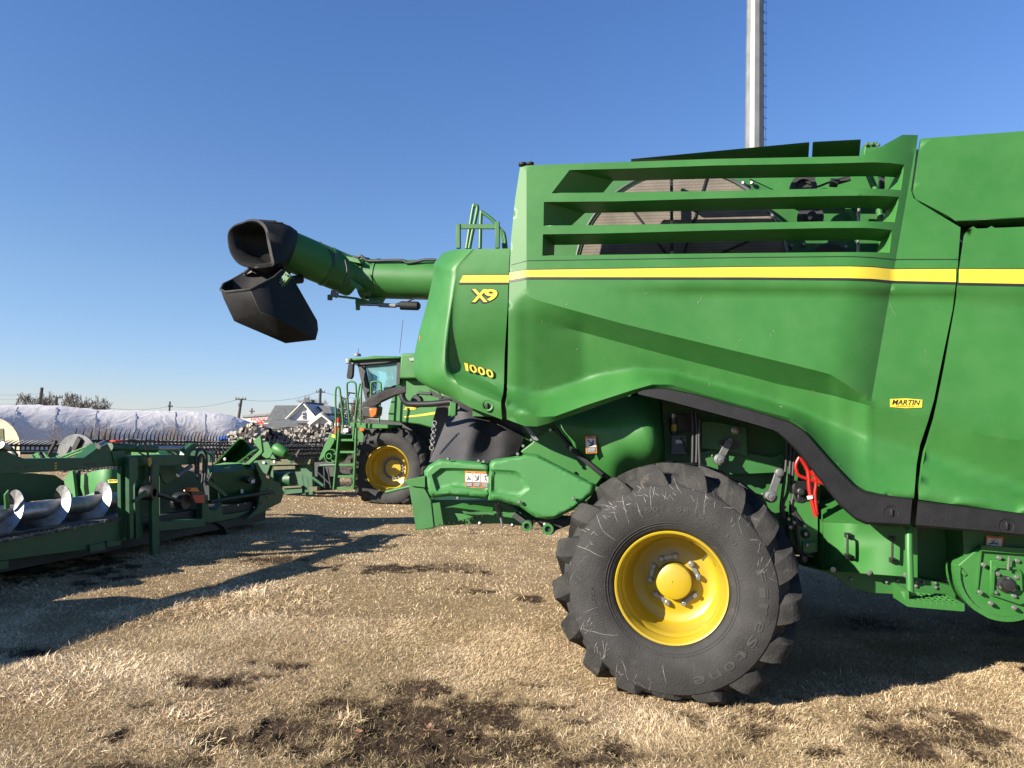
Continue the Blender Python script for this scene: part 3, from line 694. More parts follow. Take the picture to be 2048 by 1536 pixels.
# front drive wheels out of frame
for s_, w_ in ((1, .45), (-1, 2.6)):
    c3 = XP(XU(2048)+1.75, w_, 1.0); f3 = empty('front_wheel', c3); f3.parent = combine; f3.location = c3-combine.location
    mb = MB(); ml = MB(); tyre(mb, c3, -X.n, X.t, .55, 1.03, .8, .06, 22, mbl=ml); t3 = mb.build('tyre', 'rubber', f3, smooth=35); ml.build('tread_lugs', 'mud', t3)
    mb = MB(); mb.lathe(c3, -X.n, [(.56,.0),(.53,-.05),(.5,-.2),(.2,-.25),(0,-.2)], 48); mb.build('rim', 'yellow', f3)
# ---- rear: rubber curtain, chopper housing, tailboard
mb = MB()
g = []
for j, (f, xs_) in enumerate(((0,(905,928,955,985,1015,1050)),(.3,(892,920,950,982,1012,1046)),(.6,(878,906,940,976,1008,1040)),(.85,(866,898,934,970,1003,1036)),(1,(858,893,930,966,1000,1030)))):
    ytop = (806,818,832,844,856,868); ybot = (924,922,921,922,922,912); wt = (.72,.62,.60,.60,.62,.7); wb = (.40,.25,.20,.25,.27,.42)
    g.append([(x, ytop[i]*(1-f)+ybot[i]*f, (wt[i]*(1-f)+wb[i]*f)+(.06 if i == 3 else -.05 if i == 2 else .03 if i == 1 else 0)*math.sin(f*3.1)) for i, x in enumerate(xs_)])
G2 = [smoothpath([Vector(p) for p in row], 6) for row in g]
L = []
for k in range(len(G2[0])): L.append([X(p.x, p.y, p.z) for p in smoothpath([G2[j][k] for j in range(5)], 6)])
mb.loft(L); mb.build('rubber_curtain', 'cloth', combine, smooth=60, solid=.01)
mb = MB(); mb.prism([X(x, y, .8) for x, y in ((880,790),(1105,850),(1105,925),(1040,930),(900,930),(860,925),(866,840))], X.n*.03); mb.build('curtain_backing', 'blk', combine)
mb = MB(); mb.prism([X(x, y, .22) for x, y in ((1045,850),(1054,850),(1077,880),(1070,883))], X.n*.02); mb.build('grey_link', 'galv', combine)
HOUS1 = [(848,942),(856.6,931),(878.6,918),(930,921),(981,924),(981,999),(900.6,992),(864,996),(856.6,990),(851.7,975)]
HOUS2 = [(978,928),(983,921),(991,918),(1027.5,913),(1050,908),(1074,909.4),(1192,969),(1190,985),(1147,1019),(1110.5,1037.6),(1093.4,1039),(1071.5,1035),(1061.7,1029),(1039.7,1013),(1000.7,1003),(976,1000)]
def bulge(px0, px1, mb, outl, w0, rec=None, depth=.03, edge=.05):
    cx = sum(p[0] for p in outl)/len(outl); cy = sum(p[1] for p in outl)/len(outl)
    def wf(px, py):
        # distance to outline in px
        d = 1e9
        for i in range(len(outl)):
            a = outl[i]; b = outl[(i+1) % len(outl)]; vx, vy = b[0]-a[0], b[1]-a[1]; t = max(0, min(1, ((px-a[0])*vx+(py-a[1])*vy)/(vx*vx+vy*vy+1e-9)))
            d = min(d, math.hypot(px-a[0]-vx*t, py-a[1]-vy*t))
        w = w0+edge*(1-min(1, d/5))
        if rec:
            if inside((px, py), rec):
                dd = 1e9
                for i in range(len(rec)):
                    a = rec[i]; b = rec[(i+1) % len(rec)]; vx, vy = b[0]-a[0], b[1]-a[1]; t = max(0, min(1, ((px-a[0])*vx+(py-a[1])*vy)/(vx*vx+vy*vy+1e-9)))
                    dd = min(dd, math.hypot(px-a[0]-vx*t, py-a[1]-vy*t))
                w += depth*min(1, dd/6)
        return w
    inset = lambda P, q: [(p[0]+(cx-p[0])/math.hypot(cx-p[0], cy-p[1])*q, p[1]+(cy-p[1])/math.hypot(cx-p[0], cy-p[1])*q) for p in P]
    panel(mb, outl, [], ([rec+[rec[0]], inset(rec+[rec[0]], 7)] if rec else []), wf, 5, soft=[inset(outl+[outl[0]], 6)])
    return wf
mb = MB(); REC = [(863,950),(881,936),(905,935.5),(979,939),(979,986),(935,978),(905,975),(873,984)]
WH1 = bulge(0, 0, mb, HOUS1, .10, REC, .03, .06); mb.build('chopper_cover', 'greenc', combine, smooth=20, solid=.02, recalc=False)
mb = MB(); REC2 = [(982,938),(1030,941),(1047,950),(1060,978),(1040,994),(1028,994),(982,987)]
WH2 = bulge(0, 0, mb, HOUS2, .07, REC2, .018, .05); mb.build('chopper_cover', 'greenc', combine, smooth=20, solid=.03, recalc=False)
mb = MB(); 
mb.prism([X(x, y, .50) for x, y in ((1101,857),(1113,861),(1208,951),(1192,972),(1074,911),(1045,908),(1040,903),(1064,885),(1068,878))], X.n*.3)
each(mb, 'chopper_upper_housing', 'green', combine, bevel=.01)
mb = MB(); mb.tube([X(1113,858,.45), X(1140,893,.44), X(1208,953,.40)], .014, 8); mb.tube([X(1136,892,.42), X(1205,950,.36)], .018, 8); each(mb, 'edge_seal', 'blk', combine)
mb = MB(); 
for x, y, w in ((897,918,.1),(958,922,.1),(968,923,.1),(1039,1004,.05),(1147,997,.05),(1036,908,.1),(1047,892,.2),(1063,880,.2),(1101,860,.2),(916,996,.1)):
    mb.lathe(X(x, y, w), -X.n, [(.013,0),(.013,.006),(.009,.014),(0,.015)], 10)
each(mb, 'bolt', 'zinc', combine)
def warning(parent, quad, wf, pict=0, fn=None, name='warning_label'):
    fn = fn or X
    tl, tr, br, bl = [Vector(q) for q in quad]
    def Q(u, v): p = (bl*(1-u)+br*u)*(1-v)+(tl*(1-u)+tr*u)*v; return (p.x, p.y)
    def F(u, v, o): a = Q(u, v); return fn(a[0], a[1], wf(*a)+o)
    wf0 = wf; wf = lambda a, b: wf0(a, b)-.008
    def rect(mb, u0, v0, u1, v1, o): mb.loft([[F(u0+(u1-u0)*k/4, v, o) for k in range(5)] for v in (v0, (v0+v1)/2, v1)])
    mb = MB(); rect(mb, 0, 0, 1, 1, -.003); base = mb.build(name, 'orange', parent, recalc=False)
    mb = MB(); rect(mb, .07, .36, .93, .86, -.0045); mb.build('pictogram_field', 'white', base, recalc=False)
    mb = MB(); rect(mb, .07, .04, .93, .345, -.0045)
    def line(pts, wd):
        for a, b in zip(pts[:-1], pts[1:]):
            dx, dy = b[0]-a[0], b[1]-a[1]; l = math.hypot(dx, dy)+1e-9; nx, ny = -dy/l*wd, dx/l*wd
            mb.add([F(a[0]+nx, a[1]+ny, -.0055), F(b[0]+nx, b[1]+ny, -.0055), F(b[0]-nx, b[1]-ny, -.0055), F(a[0]-nx, a[1]-ny, -.0055)], [(0,1,2,3)])
    if pict == 0: line([(.2,.45),(.45,.55),(.75,.5)], .05); line([(.4,.58),(.5,.72)], .04); line([(.35,.6),(.35,.78),(.6,.8),(.7,.65),(.55,.58)], .012)
    elif pict == 1: line([(.2,.8),(.5,.6),(.75,.5)], .045); line([(.3,.45),(.6,.5),(.8,.72)], .05); line([(.55,.55),(.72,.8)], .03)
    else: line([(.65,.82),(.6,.6),(.8,.42)], .05); line([(.3,.75),(.6,.7),(.85,.75)], .025); line([(.6,.6),(.45,.45)], .03)
    line([(.25,.925),(.75,.925)], .02)
    mb.build('pictogram', 'label', base, recalc=False)
    mb = MB()
    for v in (.27, .2, .13): line([(.15, v), (.8 if v < .15 else .86, v)], .009)
    mb.build('label_small_print', 'white', base, recalc=False)
for k in range(3):
    warning(combine, [(930+15.6*k,942+.6*k),(946+15.6*k,942.6+.6*k),(946.3+15.6*k,975.6+.6*k),(930.3+15.6*k,975+.6*k)], lambda a, b: WH1(950, 960), k)
# tailboard & under-frame
mb = MB(); mb.prism([X(x, y, .12) for x, y in ((817,968),(848,975),(862,1000),(868,1055),(832,1061))], X.n*.03)
mb.prism([X(x, y, .3) for x, y in ((846,985),(870,1000),(1000,1003),(1020,1010),(1066,1040),(1060,1054),(1000,1047),(935,1049),(880,1052),(852,1061))], X.n*.5)
each(mb, 'tailboard', 'greend', combine, bevel=.004)
mb = MB(); mb.prism([X(x, y, w) for x, y, w in ((887,1016,.2),(925,1007,.16),(987,1015,.16),(985,1025,.1),(905,1014,.1))], X.n*.01); mb.prism([X(x, y, .1) for x, y in ((805,962),(850,951),(850,975),(822,972))], X.n*.02)
mb.prism([X(x, y, .22) for x, y in ((910,1027),(960,1030),(918,1042))], X.n*.01); each(mb, 'deflector_lip', 'green', combine, bevel=.002)
mb = MB(); mb.tube([X(772,984,.16), X(818,973,.14), X(848,966,.14)], .012, 10); mb.build('tailboard_handle', 'green', combine)
mb = MB()
for k in range(14): mb.sphere(X(842+k*9.4, 1057-k*2.0+(2 if k % 2 else 0), .28), .008, 6)
for x, y in ((960,1047),(1025,1050),(1090,1049)): mb.sphere(X(x, y, .26), .016, 8)
each(mb, 'bolt', 'zinc', combine)
mb = MB(); mb.tube([X(997,1005,.15), X(1001,1035,.15)], .006, 8); 
for k in range(9): mb.lathe(X(996+k*.45, 1008+k*3.1, .15), (0,0,1), [(.022,-.003),(.026,0),(.022,.003)], 12)
mb.build('coil_spring', 'blk', combine); mb = MB(); mb.tube([X(1001,1033,.15), X(1005,1054,.15)], .008, 8); mb.build('spring_rod', 'zinc', combine)
mb = MB(); mb.bar(X(1028,1027,.2), X(1062,1052,.2), .04, .09, up=X.n); mb.cyl(X(1056,1050,.14), X(1056,1050,.5), .036, 16); mb.cyl(X(1100,1058,.2), X(1100,1058,.6), .04, 16)
mb.prism([X(x, y, .35) for x, y in ((1066,1036),(1130,1040),(1175,1000),(1140,1050),(1110,1062),(1085,1056))], X.n*.3); each(mb, 'hitch_linkage', 'dark', combine, bevel=.004)
mb = MB(); mb.lathe(X(1054,1052,.13), -X.n, [(.036,0),(.036,.008),(.02,.009),(.02,0)], 16); mb.lathe(X(1096,1058,.19), -X.n, [(.04,0),(.04,.01),(.022,.01),(.022,0)], 16); each(mb, 'pin_ring', 'green', combine)
# bracket, bent bar and marker arm at the rear corner
mb = MB(); mb.prism([X(x, y, .3) for x, y in ((900,802),(912,806),(911,830),(902,834),(899,822))], X.n*.06); mb.tube([X(901,800,.36), X(900,832,.36)], .014, 8); mb.build('arm_bracket', 'green', combine, bevel=.003)
Ya = Plane(X(900, 806, .35), 11.0)
mb = MB(); mb.tube(smoothpath([Ya(x, y) for x, y in ((902,804),(860,808),(822,808),(811,804),(806,797),(804,788))], 5), .024, 12); mb.build('arm_bar', 'blk', combine, smooth=50)
top = [(720,813),(737,795),(766,780),(797,773),(812,772.5)]; bot = [(722,817),(755,815),(762,806),(790,793),(812,787)]
a = along(top, 14); b = along(bot, 14); rows = []
for f, w in ((0,.16),(0,-.0),(.15,-.04),(.85,-.04),(1,.0),(1,.16)): rows.append([Ya(a[i][0]*(1-f)+b[i][0]*f, a[i][1]*(1-f)+b[i][1]*f, w+.06) for i in range(14)])
rows.append(rows[0]); mb = MB(); mb.loft(rows); mb.poly([r[0] for r in rows[:-1]]); mb.poly([r[-1] for r in rows[:-1]]); mb.build('marker_arm', 'mud', combine, smooth=45, bevel=.004)
mb = MB(); mb.prism([Ya(x, y, .02) for x, y in ((721,812),(755,812),(753,830),(744,837),(724,834))], X.n*.12); mb.build('marker_lamp_housing', 'blk', combine, bevel=.01)
mb = MB(); mb.prism([Ya(x, y, .0) for x, y in ((738,817),(754,816),(752,829),(745,835),(740,834))], X.n*.02); mb.build('marker_lens', 'amber', combine, bevel=.004)
mb = MB(); mb.lathe(Ya(835,803,.1), -X.n, [(.05,0),(.05,.02),(.04,.04),(0,.04)], 16); mb.tube([Ya(835,790,.1), Ya(838,786,.1), Ya(862,788,.1)], .012, 8); mb.prism([Ya(x, y, .1) for x, y in ((858,779),(884,793),(882,797),(862,792))], X.n*.03); mb.build('work_lamp', 'dark', combine)
mb = MB()
for k in range(9): mb.lathe(X(869-k*.7, 846+k*6.2, .33), (X.t if k % 2 else X.n), [(.013,-.004),(.019,-.004),(.019,.004),(.013,.004)], 10, close=True)
mb.build('safety_chain', 'zinc', combine)
# ---- underbody between curtain and wheel: fuel tank with rounded faces
rows = []
for (pts) in ([(1100,830,.6),(1115,856,.45),(1150,895,.42),(1205,950,.42),(1240,985,.5)], [(1140,815,.55),(1170,845,.33),(1190,885,.30),(1225,930,.32),(1250,970,.5)], [(1200,800,.55),(1230,838,.33),(1245,872,.28),(1262,910,.32),(1275,950,.5)], [(1290,790,.55),(1300,835,.33),(1312,865,.28),(1318,905,.34),(1320,940,.55)], [(1325,790,.9),(1329,835,.8),(1330,865,.8),(1331,905,.8),(1328,940,.9)]):
    rows.append(smoothpath([Vector((x, y, w*500)) for x, y, w in pts], 5))
L = [[X(p.x, p.y, p.z/500) for p in smoothpath([rows[j][k] for j in range(5)], 5)] for k in range(len(rows[0]))]
mb = MB(); mb.loft(L); mb.build('fuel_tank', 'green', combine, smooth=50, solid=.02)
warning(combine, [(1170,873),(1192,872),(1194,906),(1172,907)], lambda a, b: .278, 1)
# ---- wheel bay wall and machinery
mb = MB(); mb.prism([X(x, y, .72) for x, y in ((1325,780),(1700,780),(1700,1100),(1325,1000))], X.n*.06); mb.build('bay_wall', 'greend', combine)
mb = MB()
mb.prism([X(x, y, .55) for x, y in ((1403,843),(1426,843),(1493,855),(1496,913),(1430,900),(1403,897))], X.n*.03)
mb.prism([X(x, y, .6) for x, y in ((1400,905),(1445,895),(1545,915),(1570,905),(1566,945),(1450,950),(1400,935))], X.n*.04)
mb.prism([X(x, y, .52) for x, y in ((1570,880),(1640,880),(1640,1010),(1636,1100),(1600,1110),(1580,1080),(1578,1000),(1572,950))], X.n*.05)
each(mb, 'bay_bracket', 'greend', combine, bevel=.004)
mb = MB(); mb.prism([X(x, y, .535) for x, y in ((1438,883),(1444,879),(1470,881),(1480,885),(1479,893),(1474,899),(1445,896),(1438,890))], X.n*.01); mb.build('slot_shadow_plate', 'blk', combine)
mb = MB(); mb.prism([X(x, y, .6) for x, y in ((1344,872),(1372,871),(1374,908),(1343,908))], X.n*.04)
for k in range(9): mb.prism([X(x, y, .585) for x, y in ((1345+k*3.2,873),(1346+k*3.2,873),(1346+k*3.2,906),(1345+k*3.2,906))], X.n*.02)
mb.build('control_module', 'galv', combine)
mb = MB(); mb.prism([X(x, y, .57) for x, y in ((1351,880),(1369,879),(1370,886),(1352,887))], X.n*.01); mb.build('module_label', 'white', combine)
mb = MB(); mb.cyl(X(1347,835,.55), X(1348,868,.55), .03, 14); mb.box(X(1365,845,.6), (.12,.1,.12)); mb.tube(smoothpath([X(x, y, .55) for x, y in ((1361,876),(1368,885),(1372,900),(1385,915))], 4), .008, 8); mb.build('valve_block', 'blk', combine, bevel=.004)
mb = MB(); mb.cyl(X(1347,828,.54), X(1347,840,.54), .02, 12); mb.build('valve_cap', 'zinc', combine); mb = MB(); mb.cyl(X(1348,849,.53), X(1348,862,.53), .022, 12); mb.build('valve_label', 'yellow', combine)
def arm(p0, p1, r0, r1, w):
    mb = MB(); A = X(*p0, w); B = X(*p1, w); mb.bar(A, B, .05, .025, up=X.n)
    for q, r in ((A, r0), (B, r1)): mb.lathe(q+X.n*.02, -X.n, [(r,0),(r,.05),(r*.7,.055),(0,.055)], 20)
    mb.build('link_arm', 'steel2', combine, smooth=30, bevel=.003)
arm((1439,919), (1460,880), .042, .02, .5); arm((1541,993), (1558,945), .042, .03, .35)
mb = MB()
for x, y, w in ((1470,860.5,.52),(1439,919,.44),(1541,993,.28)): mb.lathe(X(x, y, w), -X.n, [(.028,0),(.028,.006),(.02,.008),(.019,.002),(.012,.003),(.012,.014),(0,.015)], 18)
for x, y in ((1561,928),(1425,912),(1378,839),(1391,835),(1330,842),(1525,988),(1392,838)): mb.sphere(X(x, y, .57), .011, 8)
each(mb, 'washer', 'zinc', combine)
MT['hose'] = mat('black_hose', (.02,.02,.022), .5)
hs = [[(1384,820),(1386,860),(1385,925)],[(1391,825),(1394,870),(1393,925)],[(1400,840),(1398,880),(1400,930)],[(1575,880),(1572,930),(1566,980),(1562,1020),(1569,1040)],[(1583,890),(1579,950),(1575,985),(1566,1010),(1570,1035)],
      [(1590,900),(1585,960),(1588,985),(1583,1015),(1597,1045),(1610,1052)],[(1583,1012),(1592,1040),(1595,1075),(1602,1105),(1625,1112)],[(1588,985),(1592,1000),(1606,1002),(1603,990)],[(1583,1012),(1598,1035),(1609,1050)],[(1495,840),(1470,830),(1440,822),(1410,822)],[(1500,845),(1480,833),(1450,828),(1420,826)]]
for h in hs: mb = MB(); mb.tube(smoothpath([X(x, y, .42) for x, y in h], 5), .0115, 8); mb.build('hose', 'hose', combine, smooth=60)
for h, r in (([(1600,912),(1592,930),(1596,948),(1612,957),(1650,968)],.012),([(1600,915),(1613,935),(1617,950),(1620,985),(1632,1033)],.014),([(1625,940),(1632,965),(1630,990),(1634,1030)],.012),([(1610,935),(1640,962),(1665,978)],.012)):
    mb = MB(); mb.tube(smoothpath([X(x, y, .30) for x, y in h], 5), r, 12); mb.build('hydraulic_hose', 'red', combine, smooth=60)
mb = MB(); mb.tube([X(1620,991,.30), X(1622,997,.30)], .022, 12); mb.build('hose_band', 'white', combine)
mb = MB(); mb.box(X(1603,975,.45), (.14,.08,.09)); mb.box(X(1607,995,.44), (.10,.06,.05)); mb.lathe(X(1601,983,.40), -X.n, [(.03,0),(.03,.02),(.02,.03),(0,.03)], 12); mb.build('junction_block', 'blk', combine, bevel=.006)
# tool box, plate, frame
mb = MB(); mb.prism([X(x, y, .42) for x, y in ((1579,1002),(1600,990),(1636,1000),(1636,1104),(1604,1112),(1590,1060))], X.n*.03); mb.prism([X(x, y, .38) for x, y in ((1606,1085),(1634,1085),(1634,1104),(1606,1104))], X.n*.03)
each(mb, 'frame_plate', 'green', combine, bevel=.003)
mb = MB()
for x, y in ((1580,1053.5),(1610.5,1067.5),(1607,1116)): mb.lathe(X(x, y, .41), -X.n, [(.03,0),(.03,.012),(.02,.02),(.018,.03),(0,.031)], 16)
each(mb, 'rubber_mount', 'blk', combine)
mb = MB()
for x, y in ((1580,1054),(1611,1068),(1614,1090),(1609,1052),(1577,1038),(1634,1003),(1588,1045)): mb.lathe(X(x, y, .385 if y in (1054,1068) else .37), -X.n, [(.013,0),(.013,.01),(.008,.014),(0,.014)], 10)
each(mb, 'bolt', 'zinc', combine)
bf = [X(x, y, .30) for x, y in ((1648,1043),(1726,1047),(1761,1050.5),(1836,1054),(1836,1156),(1646.7,1142))]
mb = MB(); mb.prism(bf, X.n*.5); A = X(1639,1002,.62); B = X(1661.6,997,.62); c = X(1700,1000,.62)
mb.add([X(1648,1043,.30), X(1639,1003,.55), X(1661,996,.6), X(1760,996,.6), X(1780,1051,.30)], [(0,1,2,3,4)])
mb.add([X(1648,1043,.30), X(1646.7,1142,.30), X(1635.5,1099,.55), X(1634,994.7,.55), X(1639,1003,.55)], [(0,1,2,3,4)])
mb.build('tool_box', 'green', combine, smooth=20, bevel=.004)
for x0, y0, x1, y1 in ((1695,1070,1695,1112),(1785,1077,1784.5,1120)):
    mb = MB(); mb.tube(smoothpath([X(x0, y0, .30), X(x0, y0+1, .245), X(x0, y0+5, .235), X(x1, y1-5, .235), X(x1, y1-1, .245), X(x1, y1, .30)], 4), .0075, 8); mb.box(X(x0, y0, .285), (.03,.03,.03)); mb.box(X(x1, y1, .285), (.03,.03,.03)); mb.build('door_handle', 'blk', combine, smooth=50)
mb = MB()
for x, y in ((1666,1139),(1738,1145),(1811.5,1150)): mb.lathe(X(x, y, .296), -X.n, [(.017,0),(.017,.005),(.011,.006),(.011,.012),(0,.013)], 16)
each(mb, 'bolt', 'zinc', combine)
mb = MB(); mb.prism([X(x, y, .40) for x, y in ((1600,1130),(1646,1140),(1835,1155),(1887,1168),(1930,1180),(1932,1200),(1815,1190),(1740,1186),(1701,1176),(1665,1150))], X.n*.5); mb.build('lower_frame', 'greend', combine, bevel=.004)
mb = MB()
for x, y in ((1702,1158),(1773,1164),(1795,1160),(1831,1164),(1832,1172),(1847,1165),(1871,1166.5),(1872,1175)): mb.sphere(X(x, y, .39), .012, 8)
each(mb, 'bolt', 'zinc', combine)
mb = MB(); mb.tube([X(1818,1040,.10), X(1818,1100,.03), X(1821,1190,.03)], .022, 16); mb.build('step_post', 'green', combine, smooth=50)
mb = MB(); a0 = X(1818,1198,-.02); a1 = X(1926,1207,-.02); mb.prism([a0, a1, a1-Vector((0,0,.047)), a0-Vector((0,0,.047))], X.n*.012)
i0 = a0+X.n*.26; i1 = a1+X.n*.26; mb.prism([i0, i1, i1-Vector((0,0,.04)), i0-Vector((0,0,.04))], X.n*.01)
mb.prism([a1, i1, i1-Vector((0,0,.045)), a1-Vector((0,0,.045))], X.t*.008)
mb.prism([a0+Vector((0,0,.05)), i0+Vector((0,0,.05)), i0-Vector((0,0,.045)), a0-Vector((0,0,.045))], -X.t*.012)
mb.prism([X(1800.5,1182,.02), X(1812,1184,.02), X(1817,1215,.0), X(1809,1200,.02)], X.n*.01)
for k in range(1, 9):
    f = k/9; p = a0*(1-f)+a1*f; q = i0*(1-f)+i1*f; 
    for j in range(8):
        p1 = p*(1-j/8)+q*(j/8); p2 = p*(1-(j+1)/8)+q*((j+1)/8); o = X.t*(.012*(1 if j % 2 else -1)); mb.bar(p1+o-Vector((0,0,.012)), p2-o-Vector((0,0,.012)), .006, .022)
for j in range(1, 8): mb.bar(a0*(1-j/8)+i0*(j/8)-Vector((0,0,.014)), a1*(1-j/8)+i1*(j/8)-Vector((0,0,.014)), .004, .014)
mb.build('boarding_step', 'green', combine, smooth=20)
# round elevator housing near the right edge
hc = X(2005, 1152, .22); rr = .262
pts = []
for k in range(25):
    t = R(170+k*(390-170)/24); pts.append(hc+X.t*(rr*math.cos(t))+Vector((0,0,rr*math.sin(t))))
pts.append(X(2110,1106,.22)); pts.append(X(1959,1095,.22))
mb = MB(); mb.prism(pts, X.n*.18); mb.build('elevator_boot', 'green', combine, smooth=25, bevel=.006)
mb = MB(); fr = [p+(p-hc)*.02-X.n*.0 for p in pts]; 
for i in range(24): mb.bar(pts[i]-X.n*.012, pts[i+1]-X.n*.012, .03, .012, up=X.n)
mb.bar(pts[-1]-X.n*.015, pts[-2]-X.n*.015, .035, .03, up=X.n); mb.bar(pts[0]-X.n*.0, X(1930,1150,.22), .02, .02); mb.bar(pts[-1]-X.n*.012, X(1952,1185,.22), .012, .02, up=X.n)
mb.build('boot_flange', 'green', combine, smooth=25)
mb = MB(); mb.prism([X(x, y, .19) for x, y in ((1981,1120),(2060,1124),(2060,1205),(2040,1210),(1981,1190))], X.n*.03); mb.build('bearing_plate', 'green', combine, bevel=.005)
mb = MB()
rng2 = [(1986,1141,1993,1133),(1993,1133,2033,1137),(2033,1137,2040,1146),(2040,1146,2041,1180),(1986,1141,1984,1186)]
for x0, y0, x1, y1 in rng2: mb.bar(X(x0, y0, .18), X(x1, y1, .18), .012, .02, up=X.n)
mb.build('plate_rib', 'green', combine)
mb = MB(); mb.lathe(X(2011,1168,.18), -X.n, [(.05,0),(.05,.008),(.036,.012),(.034,.05),(.02,.053),(0,.053)], 24); mb.build('shaft_cap', 'blk', combine, smooth=30)
mb = MB()
for x, y in ((1994,1147),(2032,1154),(1989,1184),(2027,1191),(1997,1115),(2033,1121),(1966,1129),(1959,1184),(1980,1206),(2027,1215),(1998,1173),(2013,1156),(2025,1178)): mb.lathe(X(x, y, .19), -X.n, [(.014,0),(.014,.008),(.009,.01),(.009,.022),(0,.023)], 10)
mb.tube([X(2018,1113,.15), X(2016,1140,.15)], .007, 8); each(mb, 'bolt', 'zinc', combine)
mb = MB(); mb.prism([X(x, y, .26) for x, y in ((1925,1060),(2130,1072),(2130,1120),(1955,1110),(1930,1140))], X.n*.3)
mb.prism([X(x, y, .55) for x, y in ((1836,1050),(1930,1056),(1930,1160),(1836,1160))], X.n*.03); each(mb, 'frame_plate', 'greend', combine)
warning(combine, [(1973,1071),(2007,1074),(2004,1104),(1970,1101)], lambda a, b: .255, 0)
# ---- unloading auger on the far side
Y1 = Plane(X(800, 560, 3.25), 11.0)
ta = Y1(722, 553); tb = Y1(960, 564); rad = .5*(Y1(800,520)-Y1(800,597)).length
mb = MB(); mb.tube([Y1(752,558), Y1(1010,563)], rad, 40); aug = mb.build('auger_tube', 'green', combine, smooth=40)
mb = MB(); c0 = Y1(728,557); ax1 = (Y1(960,563)-Y1(728,557)).normalized()
mb.lathe(c0, ax1, [(rad*.9,0),(rad*1.08,0),(rad*1.08,.05),(rad*1.0,.07),(rad*1.0,.16),(rad*1.04,.17),(rad*1.04,.2),(rad,.2)], 40)
mb.build('auger_flange', 'greend', combine, smooth=30)
mb = MB()
mb.prism([Y1(x, y, -.12) for x, y in ((722,515),(735,521),(757,541),(748,545),(728,530),(718,527))], X.n*.05); mb.prism([Y1(x, y, -.12) for x, y in ((715,580),(745,560),(752,565),(735,590),(722,592))], X.n*.05)
mb.bar(Y1(716,517,-.1), Y1(732,521,-.1), .09, .07); mb.bar(Y1(722,585,-.1), Y1(745,588,-.1), .10, .06); mb.prism([Y1(x, y, -.05) for x, y in ((745,590),(770,592),(762,607),(752,606),(730,596))], X.n*.06)
mb.bar(Y1(712,606,-.1), Y1(760,603,-.1), .05, .04); mb.cyl(Y1(715,598,-.1), Y1(716,620,-.1), .026, 12)
each(mb, 'folding_joint', 'greend', combine, bevel=.005)
q0 = Y1(708,555,-.05); q1 = Y1(574,500,-.62); ax2 = (q0-q1).normalized(); r2 = .5*(Y1(700,510)-Y1(700,588)).length*.97
mb = MB(); mb.tube([q1, q0], [r2*.985, r2*.985], 44); mb.build('auger_tube', 'green', combine, smooth=40)
mb = MB(); L2_ = (q0-q1).length; mb.lathe(q1, ax2, [(r2,L2_-.36),(r2*1.03,L2_-.36),(r2*1.03,L2_-.34),(r2,L2_-.33),(r2*1.0,L2_-.12),(r2*1.04,L2_-.1),(r2*1.04,L2_-.02),(r2*.6,L2_-.0)], 44)
mb.build('auger_flange', 'greend', combine, smooth=30)
mb = MB(); mb.prism([Y1(x, y, -.3) for x, y in ((688,511),(716,517),(722,527),(706,524),(692,520))], X.n*.14); mb.prism([Y1(x, y, -.3) for x, y in ((700,556),(724,573),(722,579),(700,572))], X.n*.14)
each(mb, 'joint_gusset', 'green', combine, bevel=.004)
mb = MB(); mb.prism([Y1(x, y, -.35) for x, y in ((662,580),(675,579),(676,592),(672,596),(660,592))], X.n*.03); mb.build('pivot_plate', 'galv', combine, bevel=.004)
mb = MB(); mb.tube([Y1(672,592,-.3), Y1(712,597,-.15), Y1(745,605,-.1)], .014, 8); mb.cyl(Y1(660,590,-.3), Y1(660,600,-.3), .03, 10); mb.build('tie_rod', 'greend', combine)
mb = MB(); mb.tube([Y1(718,609,-.1), Y1(760,610,-.1)], .016, 10); mb.build('cylinder_rod', 'zinc', combine); mb = MB(); mb.tube([Y1(758,610,-.1), Y1(792,611.5,-.1)], .026, 14); mb.build('cylinder_barrel', 'galv', combine)
mb = MB(); mb.tube([Y1(790,611,-.1), Y1(800,609,-.1), Y1(802,611,-.1), Y1(836,612,-.1), Y1(840,612,-.1)], [.018,.03,.052,.052,.03], 12); mb.tube(smoothpath([Y1(x, y, -.12) for x, y in ((804,609),(818,602),(832,597),(850,598))], 4), .009, 8); mb.build('cylinder_boot', 'black', combine, smooth=40)
mb = MB(); mb.tube(smoothpath([Y1(x, y, -.2) for x, y in ((640,492),(660,504),(690,513),(716,515),(722,512),(732,520),(742,522),(775,521),(806,521),(815,526),(835,523),(850,520),(872,520))], 4), .018, 8)
mb.tube(smoothpath([Y1(x, y, -.45) for x, y in ((646,494),(662,505),(668,520),(664,536),(652,541),(640,540),(620,528),(605,526),(600,538),(592,548))], 4), .016, 8)
mb.tube(smoothpath([Y1(x, y, -.35) for x, y in ((640,492),(637,487),(641,485),(646,492))], 4), .01, 6); mb.tube(smoothpath([Y1(x, y, -.45) for x, y in ((690,520),(694,540),(690,556),(684,572))], 4), .008, 6)
mb.build('wiring_harness', 'hose', combine, smooth=60)
mb = MB(); mb.tube([Y1(603,558,-.5), Y1(585,560,-.6)], .05, 12); mb.build('spout_sensor', 'black', combine)
